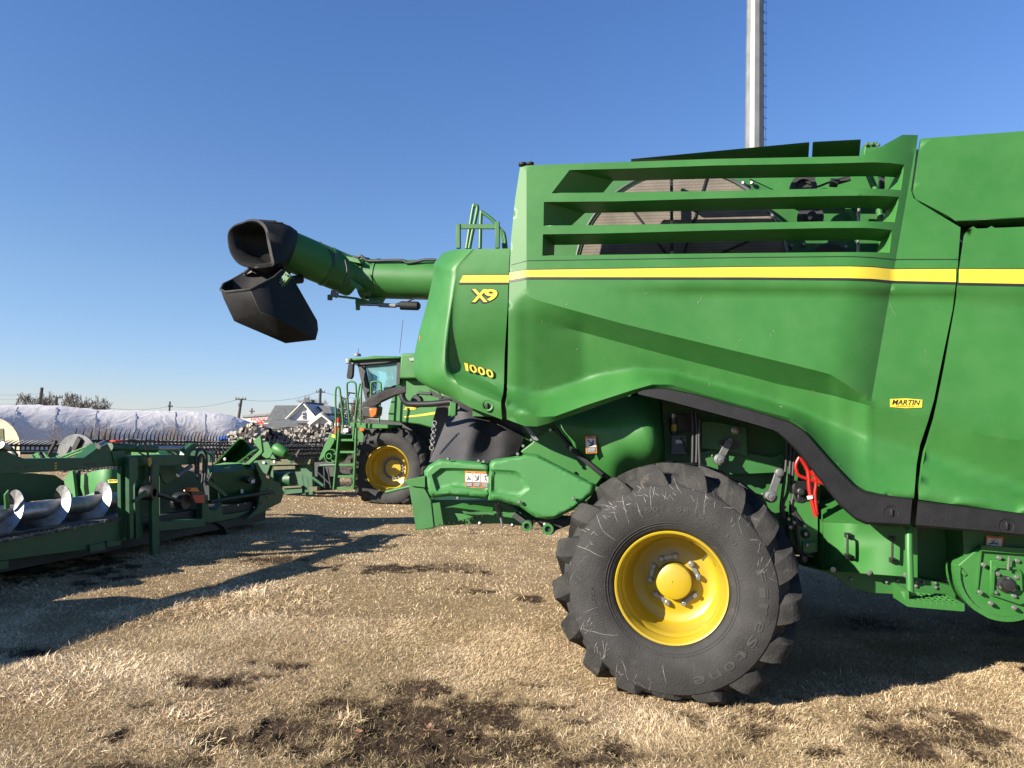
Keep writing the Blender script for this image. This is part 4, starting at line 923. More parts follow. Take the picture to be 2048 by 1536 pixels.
# spout hood: mouth faces the viewer's left
mouthn = (Vector((-.55,-.80,-.05))).normalized()
Ym = Y1(505,489,-.92)
def MP(px, py, off=0):
    d = ray(px, py); k = (Ym-CP).dot(mouthn)/d.dot(mouthn); return CP+d*k+(-mouthn)*off
mouth = [(487,444),(500,439.5),(516,440),(528,448),(536,462),(540,485),(545,510),(548,529),(536,533),(510,536),(490,533),(474,524),(461,505),(456,482),(457,464),(468,451)]
mouth = [(p.x, p.y) for p in smoothpath([Vector((x, y, 0)) for x, y in mouth+mouth[:3]], 3)][3:3+48]
ring = []; nM = len(mouth)
back = []
um = ax2.cross(Vector((0,0,1))).normalized(); vm = um.cross(ax2).normalized()
mpts = [MP(x, y) for x, y in mouth]; cm = sum(mpts, Vector())/nM
tcn = q1+ax2*.02
ts = []
for p in mpts:
    d = p-cm; a_ = math.atan2(d.dot(vm), d.dot(um)); back.append(tcn+(um*math.cos(a_)+vm*math.sin(a_))*(r2*1.03))
midr = [p*.45+b*.55+(((p*.45+b*.55)-(cm*.45+tcn*.55)).normalized())*.04 for p, b in zip(mpts, back)]
inr = [cm+(p-cm)*.84-mouthn*.03 for p in mpts]; inr2 = [cm+(p-cm)*.74-mouthn*.28 for p in mpts]
mb = MB(); mb.loft([inr2, inr, [cm+(p-cm)*.93+mouthn*.012 for p in mpts], mpts, [m*.75+p*.25 for m, p in zip(midr, mpts)], midr, [m*.4+b*.6+((m-tcn).normalized())*.02 for m, b in zip(midr, back)], back], True); hood = mb.build('spout_hood', 'black', combine, smooth=40, solid=.012, offset=0)
mb = MB()
for i in (44, 0, 4):
    a_ = mpts[i]*.5+mpts[(i+1) % nM]*.5; mb.tube([a_+Vector((0,0,-.005)), (midr[i]*.5+midr[(i+1) % nM]*.5)+Vector((0,0,.008))], [.012,.02], 6)
each(mb, 'hood_rib', 'mud', hood)
mb = MB(); c5 = tcn+ax2*.1; mb.lathe(c5, -ax2, [(.0,.1),(.025,.1),(.06,.08),(.06,-.3)], 20); mb.build('auger_shaft', 'greend', combine, smooth=30)
mb = MB(); mb.lathe(c5, -ax2, [(.02,.106),(.028,.108),(.034,.104)], 20); mb.build('shaft_ring', 'zinc', combine)
mb = MB(); L = []
for k in range(28):
    t = -k*.3+2.2; L.append((c5-ax2*.05+ax2*k*.018+(um*math.cos(t)+vm*math.sin(t))*.05, c5-ax2*.05+ax2*k*.018+(um*math.cos(t)+vm*math.sin(t))*r2*.93))
mb.loft([[a for a, b in L], [b for a, b in L]]); mb.build('auger_flight', 'steel2', combine, smooth=50, solid=.006)
# boot (deflector) hanging below
def BP(px, py, w): return Y1(px, py, w)
rim_pts = [(441,579,-1.15),(447,568,-.95),(464,560,-.8),(491,544,-.7),(513,538,-.65),(542,533,-.65),(566,537,-.8),(579,546,-.95),(564,541,-1.05),(546,556,-1.2),(518,570,-1.3),(500,579,-1.35),(451,584,-1.25)]
low = [(447,597,-1.2),(455,612,-1.2),(468,642,-1.15),(476,646,-.9),(571,687,-.95),(632,680,-.85),(637,660,-.75),(635,642,-.75),(590,563,-.85),(560,640,-1.25),(520,625,-1.35)]
mb = MB(); mb.hull([BP(*p) for p in rim_pts+low], drop=len(rim_pts)); 
boot = mb.build('spout_deflector', 'black', combine, smooth=35, solid=.012, offset=-1, bevel=.035)
mb = MB(); RP = [BP(*p) for p in rim_pts]; mb.tube(RP+[RP[0]], .014, 8); mb.build('deflector_rim', 'mud', boot, smooth=50)
mb = MB(); mb.prism([BP(x, y, -1.12) for x, y in ((572,543),(581,552),(563,573),(556,563))], X.n*.05); mb.build('deflector_bracket', 'greend', boot)
mb = MB()
for x, y in ((571,549),(560,565),(568,561)): mb.sphere(BP(x, y, -1.14), .012, 8)
for x, y in ((455,614),(485,560),(482,562)): pass
each(mb, 'bolt', 'zinc', boot)
mb = MB(); mb.tube([BP(500,537,-.95), BP(490,546,-.85)], .02, 8); mb.tube([BP(510,536,-.95), BP(560,530,-.95)], .014, 8); mb.prism([BP(x, y, -.75) for x, y in ((492,538),(506,542),(500,546),(487,550))], X.n*.02); mb.build('deflector_hinge', 'blk', boot)
# ================================================================== GROUND
def noise2(x, y, s, seed=0):
    """value noise, vectorised"""
    r = np.random.default_rng(seed); T = r.random((257, 257))
    x = np.asarray(x)*s; y = np.asarray(y)*s; xi = np.floor(x).astype(int); yi = np.floor(y).astype(int); fx = x-xi; fy = y-yi
    fx = fx*fx*(3-2*fx); fy = fy*fy*(3-2*fy); g = lambda a, b: T[a % 256, b % 256]
    return (g(xi,yi)*(1-fx)+g(xi+1,yi)*fx)*(1-fy)+(g(xi,yi+1)*(1-fx)+g(xi+1,yi+1)*fx)*fy
def fbm(x, y, s, seed=0, o=4):
    v = 0; a = .5; t = 0
    for k in range(o): v = v+a*noise2(x, y, s*2**k, seed+k); t += a; a *= .55
    return v/t
def patch(x, y):
    """bare, trampled earth: 0 grass .. 1 mud; patches where the photo has them"""
    v = np.zeros_like(x)
    for px, py, rx, ry, a in ((830,1440,260,75,1.15),(1000,1420,200,40,.75),(560,1470,200,60,.8),(420,1360,150,14,1.0),(560,1345,90,12,.9),(60,1300,110,16,.9),(590,1325,80,14,.7),(1500,1440,160,35,.75),(1900,1455,160,40,.95),(1820,1480,90,40,.85),(560,1118,60,9,1.0),(780,1135,120,13,.85),(930,1180,60,9,.6),(1060,1195,30,7,.9),(250,1540,300,20,.6),(1650,1500,60,14,1.0),(60,1130,300,30,.8),(1960,1470,40,24,1.0),(300,1410,100,16,.5),(1230,1500,200,30,.5),(860,1370,80,16,.6)):
        c = gnd(px, py); ex = abs(gnd(px+rx, py).x-c.x); ey = abs(gnd(px, py-ry).y-gnd(px, py+ry).y)/2
        d = ((x-c.x)/ex)**2+((y-c.y)/ey)**2; v = np.maximum(v, a*np.exp(-d*.9))
    n = .45*fbm(x, y, 2.3, 11, 5)+.55*fbm(x, y, 8.0, 17, 4); v = np.where(v > .03, np.clip((v*1.05+(n-.5)*2.6-.30)*1.4, 0, 1), 0)
    return np.clip(v+np.clip((fbm(x, y, .9, 31, 5)-.62)*2.2, 0, .5), 0, 1)
def gheight(x, y):
    p = patch(x, y); return np.maximum(-.07, .035*(fbm(x, y, 1.3, 5, 4)-.5)-.012+p*(-.03+.085*(fbm(x, y, 9, 77, 3)-.45)))
# near field, fine mesh
nx, ny = 430, 520
gx = np.linspace(-1, 1, nx); tt = np.linspace(0, 1, ny); yy = 2.6+(26-2.6)*tt**1.9
Xg = gx[None, :]*(yy[:, None]*.80+1.2); Yg = np.repeat(yy[:, None], nx, 1)
Zg = gheight(Xg, Yg)
edge = np.minimum(1, np.minimum((1-np.abs(gx))[None, :]*12, (1-tt)[:, None]*10)); Zg = Zg*edge-.10*(1-edge)
V = np.stack([Xg, Yg, Zg], -1).reshape(-1, 3)
idx = np.arange(nx*ny).reshape(ny, nx); Fq = np.stack([idx[:-1,:-1], idx[:-1,1:], idx[1:,1:], idx[1:,:-1]], -1).reshape(-1, 4)
def fastmesh(name, V, F, k):
    me = bpy.data.meshes.new(name); me.vertices.add(len(V)); me.vertices.foreach_set('co', V.astype(np.float32).ravel())
    me.loops.add(F.size); me.loops.foreach_set('vertex_index', F.astype(np.int32).ravel()); me.polygons.add(len(F))
    me.polygons.foreach_set('loop_start', (np.arange(len(F))*k).astype(np.int32)); me.polygons.foreach_set('loop_total', np.full(len(F), k, np.int32))
    me.update(calc_edges=True); me.validate(); return me
def attr(me, name, vals):
    a = me.attributes.new(name, 'FLOAT', 'POINT'); a.data.foreach_set('value', np.asarray(vals, np.float32))
def ground_mat():
    m = bpy.data.materials.new('dry_turf'); m.use_nodes = True; nt = m.node_tree; b = nt.nodes['Principled BSDF']; N = nt.nodes.new; L = nt.links.new
    b.inputs['Roughness'].default_value = .95; b.inputs['Specular IOR Level'].default_value = .1
    geo = N('ShaderNodeNewGeometry')
    def nz(s, d=6, r=.6):
        n = N('ShaderNodeTexNoise'); n.inputs['Scale'].default_value = s; n.inputs['Detail'].default_value = d; n.inputs['Roughness'].default_value = r; L(geo.outputs['Position'], n.inputs['Vector']); return n
    n1 = nz(1.1); n2 = nz(35, 4, .7); n3 = nz(140, 3, .7)
    r1 = N('ShaderNodeValToRGB'); e = r1.color_ramp.elements; e[0].position = .3; e[0].color = (0.1882,0.1331,0.0755,1); e[1].position = .7; e[1].color = (0.4328,0.3193,0.1911,1)
    mx = N('ShaderNodeMix'); mx.data_type = 'FLOAT'; mx.inputs['Factor'].default_value = .65; L(n1.outputs['Fac'], mx.inputs['A']); L(n2.outputs['Fac'], mx.inputs['B'])
    L(mx.outputs['Result'], r1.inputs['Fac'])
    at_ = N('ShaderNodeAttribute'); at_.attribute_name = 'mud'
    rm = N('ShaderNodeValToRGB'); rm.color_ramp.elements[0].position = .15; rm.color_ramp.elements[1].position = .5; L(at_.outputs['Fac'], rm.inputs['Fac'])
    rc = N('ShaderNodeValToRGB'); rc.color_ramp.elements[0].color = (0.0283,0.0187,0.0133,1); rc.color_ramp.elements[1].color = (0.1129,0.0781,0.0551,1); rc.color_ramp.elements[0].position = .35; rc.color_ramp.elements[1].position = .7; L(n2.outputs['Fac'], rc.inputs['Fac'])
    m2 = N('ShaderNodeMix'); m2.data_type = 'RGBA'; L(rm.outputs['Color'], m2.inputs['Factor']); L(r1.outputs['Color'], m2.inputs['A']); L(rc.outputs['Color'], m2.inputs['B'])
    L(m2.outputs['Result'], b.inputs['Base Color'])
    ad = N('ShaderNodeMath'); ad.operation = 'ADD'; L(n2.outputs['Fac'], ad.inputs[0]); L(n3.outputs['Fac'], ad.inputs[1])
    bp = N('ShaderNodeBump'); bp.inputs['Strength'].default_value = .9; bp.inputs['Distance'].default_value = .025; L(ad.outputs[0], bp.inputs['Height']); L(bp.outputs['Normal'], b.inputs['Normal'])
    return m
GM = ground_mat()
# far ground as one sheet with the near part cut into it: a ring of quads round the fine mesh
me = fastmesh('ground', V, Fq, 4); attr(me, 'mud', patch(Xg, Yg).ravel()); me.materials.append(GM)
for p in me.polygons: p.use_smooth = True
go = bpy.data.objects.new('ground', me); scene.collection.objects.link(go); tag(go, kind='structure')
mb = MB(); S = 1500; mb.add([(-S,-200,-.09),(S,-200,-.09),(S,S,-.09),(-S,S,-.09)], [(0,1,2,3)]); g2 = mb.build('field', GM, smooth=0); tag(g2, kind='structure')
# grass blades
def grass_mat():
    m = bpy.data.materials.new('dry_grass'); m.use_nodes = True; nt = m.node_tree; b = nt.nodes['Principled BSDF']; N = nt.nodes.new; L = nt.links.new
    b.inputs['Roughness'].default_value = .8; b.inputs['Specular IOR Level'].default_value = .2
    a = N('ShaderNodeAttribute'); a.attribute_name = 'tone'; r = N('ShaderNodeValToRGB'); cr = r.color_ramp
    cr.elements[0].position = 0; cr.elements[0].color = (0.0861,0.0496,0.0288,1); cr.elements[1].position = 1; cr.elements[1].color = (0.8227,0.6673,0.4698,1)
    for p, c in ((.2,(0.1913,0.1217,0.0678,1)),(.38,(0.3253,0.2570,0.1265,1)),(.5,(0.4592,0.3336,0.1898,1)),(.8,(0.6313,0.4780,0.2981,1))): e = cr.elements.new(p); e.color = c
    L(a.outputs['Fac'], r.inputs['Fac']); L(r.outputs['Color'], b.inputs['Base Color'])
    return m
def blades(n, y0, y1, hl, hw, seed, spread=.74, pad=.6, power=1.0, tuft=None):
    r = np.random.default_rng(seed)
    y = y0+(y1-y0)*r.random(n)**power; x = (r.random(n)*2-1)*(y*spread+pad)
    if tuft is not None:
        cx, cy, rad = tuft; a = r.random(n)*6.283; q = np.sqrt(r.random(n))*rad; x = cx+np.cos(a)*q; y = cy+np.sin(a)*q
    pm = patch(x, y)
    keep = r.random(n) > np.clip((pm-.3)*1.2, 0, .55); x = x[keep]; y = y[keep]; pm = pm[keep]; n = len(x)
    z = gheight(x, y)
    cl = fbm(x, y, 3.0, 40, 3)
    h = hl*(.45+1.1*r.random(n))*(.6+.8*cl); w = hw*(.6+.8*r.random(n)); az_ = r.random(n)*6.283; lean = r.normal(0, 1, n)*.35+1.25
    comb = fbm(x, y, 1.2, 60, 2)*6.283*1.3; mixa = r.random(n) < .5; az_ = np.where(mixa, comb+r.normal(0, .6, n), az_)
    h = h; dx = np.cos(az_); dy = np.sin(az_); ca = np.cos(lean); sa = np.sin(lean); ca = np.abs(ca)
    wa_ = az_+1.57+r.normal(0, .4, n); wx = np.cos(wa_)*w; wy = np.sin(wa_)*w
    b = np.stack([x, y, z-.004], -1); Wv = np.stack([wx, wy, r.normal(0, .3, n)*w], -1)
    m = b+np.stack([dx*sa*h*.45, dy*sa*h*.45, (ca*.8+.25)*h*.5], -1); t = b+np.stack([dx*sa*h*1.0, dy*sa*h*1.0, (ca*.9+.12)*h*.8+r.normal(0, .1, n)*h], -1)
    t[:, 2] = np.maximum(t[:, 2], z+.002)
    V = np.stack([b-Wv, b+Wv, m-Wv*.8, m+Wv*.8, t], 1).reshape(-1, 3); o = np.arange(n)*5
    F = np.concatenate([np.stack([o, o+1, o+3], -1), np.stack([o, o+3, o+2], -1), np.stack([o+2, o+3, o+4], -1)])
    tone = np.clip(.70+.24*r.normal(0, 1, n)+.55*(fbm(x, y, 1.8, 90, 4)-.5)-.85*np.clip(pm-.12, 0, 1), .02, 1)
    g = (fbm(x, y, 1.1, 130, 3) > .53) & (r.random(n) < .42); tone = np.where(g, .40+.05*r.normal(0, 1, n), tone)
    return V, F, np.repeat(tone, 5)
parts_ = [blades(560000, 3.0, 6.4, .034, .00095, 1, power=.9), blades(260000, 6.2, 12.5, .034, .0020, 2, power=.9), blades(70000, 12, 25, .04, .006, 3, power=.9)]
for k, (px, py, rad, n_, hl) in enumerate(((520,1200,.75,5000,.065),(330,1225,.5,2400,.06),(160,1330,.40,1500,.05),(100,1380,.3,1500,.055),(380,1420,.16,700,.06),(410,1480,.16,500,.06),(1750,1390,.5,1200,.04),(700,1440,.08,200,.08))):
    c = gnd(px, py); parts_.append(blades(n_, 0, 0, hl, .0022, 10+k, tuft=(c.x, c.y, rad)))
    parts_[-1] = (parts_[-1][0], parts_[-1][1], np.clip(parts_[-1][2]+.22, 0, 1))
Vs = []; Fs = []; Ts = []; o = 0
for v, f, t in parts_: Vs.append(v); Fs.append(f+o); Ts.append(t); o += len(v)
me = fastmesh('grass', np.concatenate(Vs), np.concatenate(Fs), 3); attr(me, 'tone', np.concatenate(Ts)); me.materials.append(grass_mat())
gr = bpy.data.objects.new('grass', me); scene.collection.objects.link(gr); tag(gr, 'dry straw coloured turf with trampled muddy patches in front of the machines', 'grass', kind='stuff')
# dead leaves and clods
mb = MB(); rl = random.Random(5)
for px, py in ((858,1452),(868,1462),(850,1462),(1000,1418),(1002,1425),(1005,1455),(845,1380),(720,1462)):
    c = gnd(px+rl.uniform(-4,4), py, .02); s = rl.uniform(.02,.035); M3 = Matrix.Rotation(rl.uniform(0,6.28), 3, 'Z') @ Matrix.Rotation(rl.uniform(-.7,.7), 3, 'X')
    mb.add([c+M3 @ Vector(v)*s for v in ((-1,0,0),(-.4,.5,.2),(.5,.4,.05),(1.1,0,.25),(.4,-.45,.1),(-.5,-.45,.25),(0,0,-.05))], [(6,i,(i+1) % 6) for i in range(6)])
tag(mb.build('dead_leaves', mat('dead_leaf', (.20,.10,.06), .8, var=.3), smooth=0), 'few curled reddish brown dead leaves on the muddy patch', 'leaves', kind='stuff')
# ================================================================== THE OTHER COMBINE
Z = Plane(at(780, 861, 16.3), 12.5)
s7 = empty('combine_harvester', (Z(774,936).x, Z(774,936).y, 0), 'smaller green combine harvester with glass cab and ladder parked beyond the near one', 'combine harvester')
def zp(mb, pts, w, th): mb.prism([Z(x, y, w) for x, y in pts], Z.n*th)
mb = MB(); zp(mb, ((796,758),(860,758),(890,800),(897,813),(874,832),(866,857),(838,849),(805,845),(776,842),(776,826),(784,790)), .35, 2.6); mb.build('body', 'green', s7, bevel=.03)
mb = MB(); zp(mb, ((801,707),(860,705),(860,757),(798,757)), .1, 3.0); mb.build('grain_tank', 'green', s7, bevel=.04)
mb = MB(); zp(mb, ((740,838),(776,842),(838,849),(866,857),(866,960),(700,960),(704,845)), 1.0, 1.8); mb.build('chassis', 'dark', s7)
mb = MB(); mb.loft([[Z(x, y, .345) for x, y in ((808,832.5),(840,828.6),(873,823))], [Z(x, y, .345) for x, y in ((809,835.5),(840,832.5),(871,828.5))]]); mb.build('yellow_stripe', 'stripe', s7)
mb = MB(); text_on(mb, 'S780', [(808,814),(833,814.2),(832,820),(807,819.6)], lambda a, b: Z(a, b, .34), .04, .3); mb.build('model_number', 'stripe', s7, smooth=0)
mb = MB(); zp(mb, ((818,716),(829,715),(829,721),(820,722)), .08, .02); mb.build('tank_lamp', 'zinc', s7)
# cab
MT['glass'] = bpy.data.materials.new('cab_glass'); gm = MT['glass']; gm.use_nodes = True
gn = gm.node_tree; gb = gn.nodes['Principled BSDF']; gb.inputs['Base Color'].default_value = (.35,.62,.66,1); gb.inputs['Roughness'].default_value = .04
tr = gn.nodes.new('ShaderNodeBsdfTransparent'); tr.inputs[0].default_value = (.62,.78,.80,1); mxs = gn.nodes.new('ShaderNodeMixShader'); mxs.inputs[0].default_value = .22
gn.links.new(tr.outputs[0], mxs.inputs[1]); gn.links.new(gb.outputs[0], mxs.inputs[2]); gn.links.new(mxs.outputs[0], gn.nodes['Material Output'].inputs[0])
mb = MB(); zp(mb, ((697,716),(730,714.5),(745,711.5),(801,712.5),(801,717),(760,718),(700,722),(690,722)), .1, 2.6); cabr = mb.build('cab_roof', 'green', s7, bevel=.03)
mb = MB(); zp(mb, ((700,722),(760,718),(801,717),(801,721),(770,727),(735,730),(712,731)), .2, 2.3); mb.build('roof_lining', 'blk', s7, bevel=.02)
mb = MB(); zp(mb, ((719,730),(735,729),(799,721),(797,768),(752,782),(738,800),(733,800)), .3, .02); mb.build('cab_window', 'glass', s7)
mb = MB(); zp(mb, ((725,729),(741,729),(799,723),(797,770),(760,782),(742,800)), 2.2, .02); mb.build('cab_window', 'glass', s7)
for a, b, wd in (((719,729),(735,801),.05),((726,730),(741,801),.09),((799,720),(797,768),.08)):
    mb = MB(); mb.bar(Z(*a, .28), Z(*b, .28), wd, .08); mb.build('cab_pillar', 'blk' , s7)
mb = MB(); mb.bar(Z(776,722,2.0), Z(780,772,2.0), .10, .1); mb.bar(Z(738,728,2.1), Z(748,800,2.1), .1, .08); mb.build('far_cab_frame', 'blk', s7)
mb = MB(); zp(mb, ((770,760),(790,757),(795,775),(765,780)), .9, .5); zp(mb, ((782,738),(794,737),(795,762),(786,762)), 1.0, .4); mb.build('cab_seat', 'dark', s7, bevel=.04)
mb = MB(); mb.tube([Z(745,800,.9), Z(752,775,.9)], .04, 8); mb.lathe(Z(752,773,.9), (Z.t+Vector((0,0,1))).normalized(), [(.17,0),(.19,.02),(.17,.03)], 20); mb.build('steering_column', 'blk', s7)
mb = MB(); zp(mb, ((786,752),(793,751),(793,759),(786,760)), .7, .03); mb.build('cab_monitor', 'dark', s7)
mb = MB(); zp(mb, ((690,718),(697,716),(698,726),(691,727)), .1, .12); mb.build('roof_lamp', 'zinc', s7, bevel=.01)
mb = MB(); zp(mb, ((696.5,728),(706,727),(704.5,752),(701,758),(694,757),(693,752)), -.1, .10); mb.tube([Z(701,728,-.05), Z(702,718,.1)], .02, 8); mb.build('wing_mirror', 'black', s7, bevel=.03)
mb = MB(); mb.tube([Z(716.5,712,1), Z(716.5,697,1)], .008, 6); mb.build('antenna', 'blk', s7); mb = MB(); mb.tube([Z(799,706,1.4), Z(806,640,1.4)], .008, 6); mb.build('antenna', 'blk', s7)
mb = MB(); mb.lathe(Z(715,712,1), (0,0,1), [(.09,0),(.08,.05),(0,.08)], 12); mb.build('roof_beacon', 'galv', s7)
# platform, ladder, rails
mb = MB(); zp(mb, ((698,845),(776,849),(776,857),(722,857),(698,853)), -.2, .9); mb.build('platform', 'green', s7, bevel=.01)
mb = MB(); zp(mb, ((706,870),(722,858),(728,870),(724,935),(712,940)), .3, .5); mb.build('platform_support', 'greend', s7, bevel=.01)
Zl = Plane(Z(690, 900, -.45), 12.5)
mb = MB()
for xa, xb in (((679,856),(668,979)),((713,856),(708,975))): mb.bar(Zl(*xa), Zl(*xb), .03, .09, up=X.n)
each(mb, 'ladder_rail', 'green', s7)
for y, x0, x1 in ((880.5,677,708),(904.5,674,709),(930,671,709),(953.5,670,708),(977,669,707)):
    mb = MB(); mb.prism([Zl(x0,y-2.4), Zl(x1,y-2.8), Zl(x1,y+2), Zl(x0,y+2)], Zl.n*.22); mb.build('ladder_step', 'green', s7, bevel=.006)
def loop(pts, w, r=.022, m='green', name='handrail'):
    mb = MB(); mb.tube(smoothpath([Z(x, y, w) for x, y in pts], 5), r, 8); return mb.build(name, m, s7, smooth=60)
loop(((672,880),(672,840),(671,800),(671.5,780),(674,774),(679,777),(681,790),(684,820),(687,856)), -.4); loop(((700,852),(696,810),(694,775),(695,766),(702,763),(710,766),(712,775),(713,810),(713,856)), -.1)
loop(((743,800),(742,780),(743,766),(750,763),(760,765),(762,772),(761,795),(758,845)), .1); loop(((720,767),(716,790),(712,820),(706,880)), -.45); loop(((724,764),(722,800),(721,850)), -.3)
for a, b, w in (((695,785),(711,787),-.1),((696,807),(712,808),-.1),((742,788),(761,789),.1),((742,812),(760,813),.1)):
    mb = MB(); mb.tube([Z(*a, w), Z(*b, w)], .016, 6); mb.build('rail_crossbar', 'blk', s7)
loop(((681,790),(687,797),(694,796),(700,785)), -.25, .012, 'hose', 'safety_rope'); loop(((683,825),(690,830),(697,825)), -.25, .012, 'hose', 'safety_rope')
loop(((724,838),(728,848),(736,848),(740,838)), -.1, .012, 'hose', 'safety_rope')
mb = MB(); zp(mb, ((719,856),(728,856.5),(728,862),(719,861.5)), -.22, .04); mb.build('marker_lens', 'amber', s7, bevel=.004)
mb = MB(); zp(mb, ((687,857),(696,857),(696,864),(687,864)), -.48, .01); mb.build('warning_sign', 'white', s7)
mb = MB(); mb.lathe(Z(675,868,.3), (0,0,1), [(0,0),(.075,0),(.075,.30),(.05,.35),(.02,.38),(0,.38)], 16); ex = mb.build('fire_extinguisher', 'redp', s7, smooth=40)
mb = MB(); mb.lathe(Z(675,868,.3), (0,0,1), [(.077,.19),(.077,.26)], 16); mb.build('extinguisher_label', 'white', ex)
# feeder house at the front
mb = MB(); zp(mb, ((659,867),(671,869),(668,885),(654,908),(641,921),(637,920),(648,892)), -.1, 1.3); mb.build('feeder_house', 'green', s7, bevel=.01)
mb = MB(); mb.lathe(Z(661,912,-.2), -Z.n, [(.16,-.5),(.16,0),(.14,.0),(.14,-.1),(0,-.1)], 24); mb.lathe(Z(661,912,-.15), -Z.n, [(.07,0),(.07,.08),(.05,.08),(.05,0)], 16); mb.build('drive_drum', 'green', s7)
mb = MB(); zp(mb, ((664,868),(671,870),(670,876),(663,874)), -.12, .01); mb.build('caution_sticker', 'stripe', s7)
# rest of its body, hidden from here but real
def zbox(mb, u0, u1, w0, w1, z0, z1):
    P = []
    for u in (u0, u1):
        for w in (w0, w1):
            for z in (z0, z1): q = Z.p0+Z.t*u+Z.n*w; P.append(Vector((q.x, q.y, z)))
    mb.add(P, [(0,1,3,2),(4,6,7,5),(0,4,5,1),(2,3,7,6),(0,2,6,4),(1,5,7,3)])
mb = MB(); zbox(mb, 1.0, 5.8, .35, 2.9, 1.1, 3.0); mb.build('rear_body', 'green', s7, bevel=.1)
def s7wheel(px, py, w, ax, Rr, Ro, wd, nl, name):
    c = Z(px, py, w); e = empty(name, c); e.parent = s7; e.location = c-s7.location
    mb = MB(); ml = MB(); tyre(mb, c, ax, Z.t, Rr, Ro, wd, .06, nl, mbl=ml); t = mb.build('tyre', 'rubber', e, smooth=35); ml.build('tread_lugs', 'mud', t, smooth=25)
    mb = MB(); k = Rr/.53
    mb.lathe(c, ax, [(Rr,.0),(Rr-.02,.01),(Rr-.035,-.02),(Rr-.04,-.10),(Rr-.07,-.13),(Rr-.08,-.30),(Rr-.12,-.36),(.30*k,-.40),(.20*k,-.40),(.19*k,-.36),(0,-.36)], 64); rm_ = mb.build('rim', 'yellow', e, smooth=28)
    mb = MB()
    for j in range(20):
        a = 2*math.pi*j/20; mb.cyl(c-ax*.40+(Z.t*math.cos(a)+Vector((0,0,math.sin(a))))*.235*k, c-ax*.37+(Z.t*math.cos(a)+Vector((0,0,math.sin(a))))*.235*k, .018, 8)
    mb.lathe(c, ax, [(.205*k,-.398),(.265*k,-.396)], 32); mb.build('bolt_ring', 'galv', rm_)
s7wheel(774, 937.5, 0, -Z.n, .52, .93, .72, 20, 'front_wheel')
s7wheel(774+330, 945, .3, -Z.n, .34, .62, .5, 18, 'rear_wheel')
# ================================================================== LONG CORN HEADER, left, seen almost end on
H = Plane(at(245, 846, 8.6), -77.0)
hd = empty('corn_header', (H(245,1100).x, H(245,1100).y, 0), 'long dark green corn header with a steel auger and raised divider on the left', 'combine header')
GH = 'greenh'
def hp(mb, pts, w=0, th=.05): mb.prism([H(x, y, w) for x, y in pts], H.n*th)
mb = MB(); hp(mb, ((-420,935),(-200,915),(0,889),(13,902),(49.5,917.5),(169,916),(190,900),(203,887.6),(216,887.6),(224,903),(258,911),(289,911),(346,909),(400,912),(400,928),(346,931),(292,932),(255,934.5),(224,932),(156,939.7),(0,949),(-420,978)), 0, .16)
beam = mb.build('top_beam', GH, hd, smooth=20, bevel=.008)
mb = MB(); hp(mb, ((224,903),(250,900.5),(252,933),(230,933)), -.012, .012); mb.build('beam_bracket', GH, beam, bevel=.003)
mb = MB()
for k in range(3):
    y = 924+k*5.2; w = -.004; mb.add([H(109,y,w), H(111.5,y+2.6,w), H(114,y,w), H(114,y+2.2,w), H(111.5,y+5,w), H(109,y+2.2,w)], [(0,1,4,5),(1,2,3,4)])
each(mb, 'yellow_chevron', 'stripe', beam)
mb = MB()
for x0, x1, y in ((31,40,935),(49,59,934.5),(168,178,928.5),(183,193,928)): mb.prism([H(x0,y-2,-.003), H(x1,y-2.2,-.003), H(x1,y+2,-.003), H(x0,y+2.2,-.003)], H.n*.002)
each(mb, 'beam_slot', 'blk', beam)
mb = MB(); mb.tube([H(219,894,.08), H(311,898,.08)], .05, 20); mb.build('lift_cylinder', GH, hd, smooth=50); mb = MB(); mb.tube([H(311,896.5,.08), H(374,897,.08)], .028, 14); mb.build('cylinder_rod', 'steel', hd)
mb = MB(); hp(mb, ((232,880.5),(248,880.3),(250,883),(246,885.5),(234,885.5),(230,883)), .05, .08); mb.build('red_cap', 'redp', hd, bevel=.004)
mb = MB(); mb.tube([H(196,893,-.02), H(210,886,-.02)], .035, 12); mb.tube([H(2,890,-.03), H(16,897,-.03)], .035, 12); each(mb, 'pivot_pin', 'zinc', hd)
# auger
A0 = H(-300, 1069, .5); A1 = H(222, 1001.5, .5); dA = (A1-A0).normalized(); A1 = A1+dA*.1
mb = MB(); mb.tube([A0, A1], .10, 24); aug1 = mb.build('auger', 'steel', hd, smooth=50)
sA = lambda px, y: (H(px, y, .45)-A0).dot(dA)
pitch = (sA(211, 1005)-sA(130, 1015)); ph0 = sA(130, 1015)
uA = dA.cross(Vector((0,0,1))).normalized(); vA = uA.cross(dA)
mb = MB(); inn = []; out = []; Ltot = (A1-A0).length; nst = int(Ltot/pitch*28)
for k in range(nst):
    s_ = Ltot*k/nst; t = -2*math.pi*(s_-ph0)/pitch; d_ = vA*math.cos(t)+uA*math.sin(t); c = A0+dA*s_
    inn.append(c+d_*.08); out.append(c+dA*.01+d_*.25)
mb.loft([inn, out]); mb.build('auger_flight', 'steel', aug1, smooth=60, solid=.008, offset=0)
mb = MB(); hp(mb, ((10,990),(18,980),(20,1017),(12,1018)), .4, .02); mb.build('auger_finger', 'green', aug1)
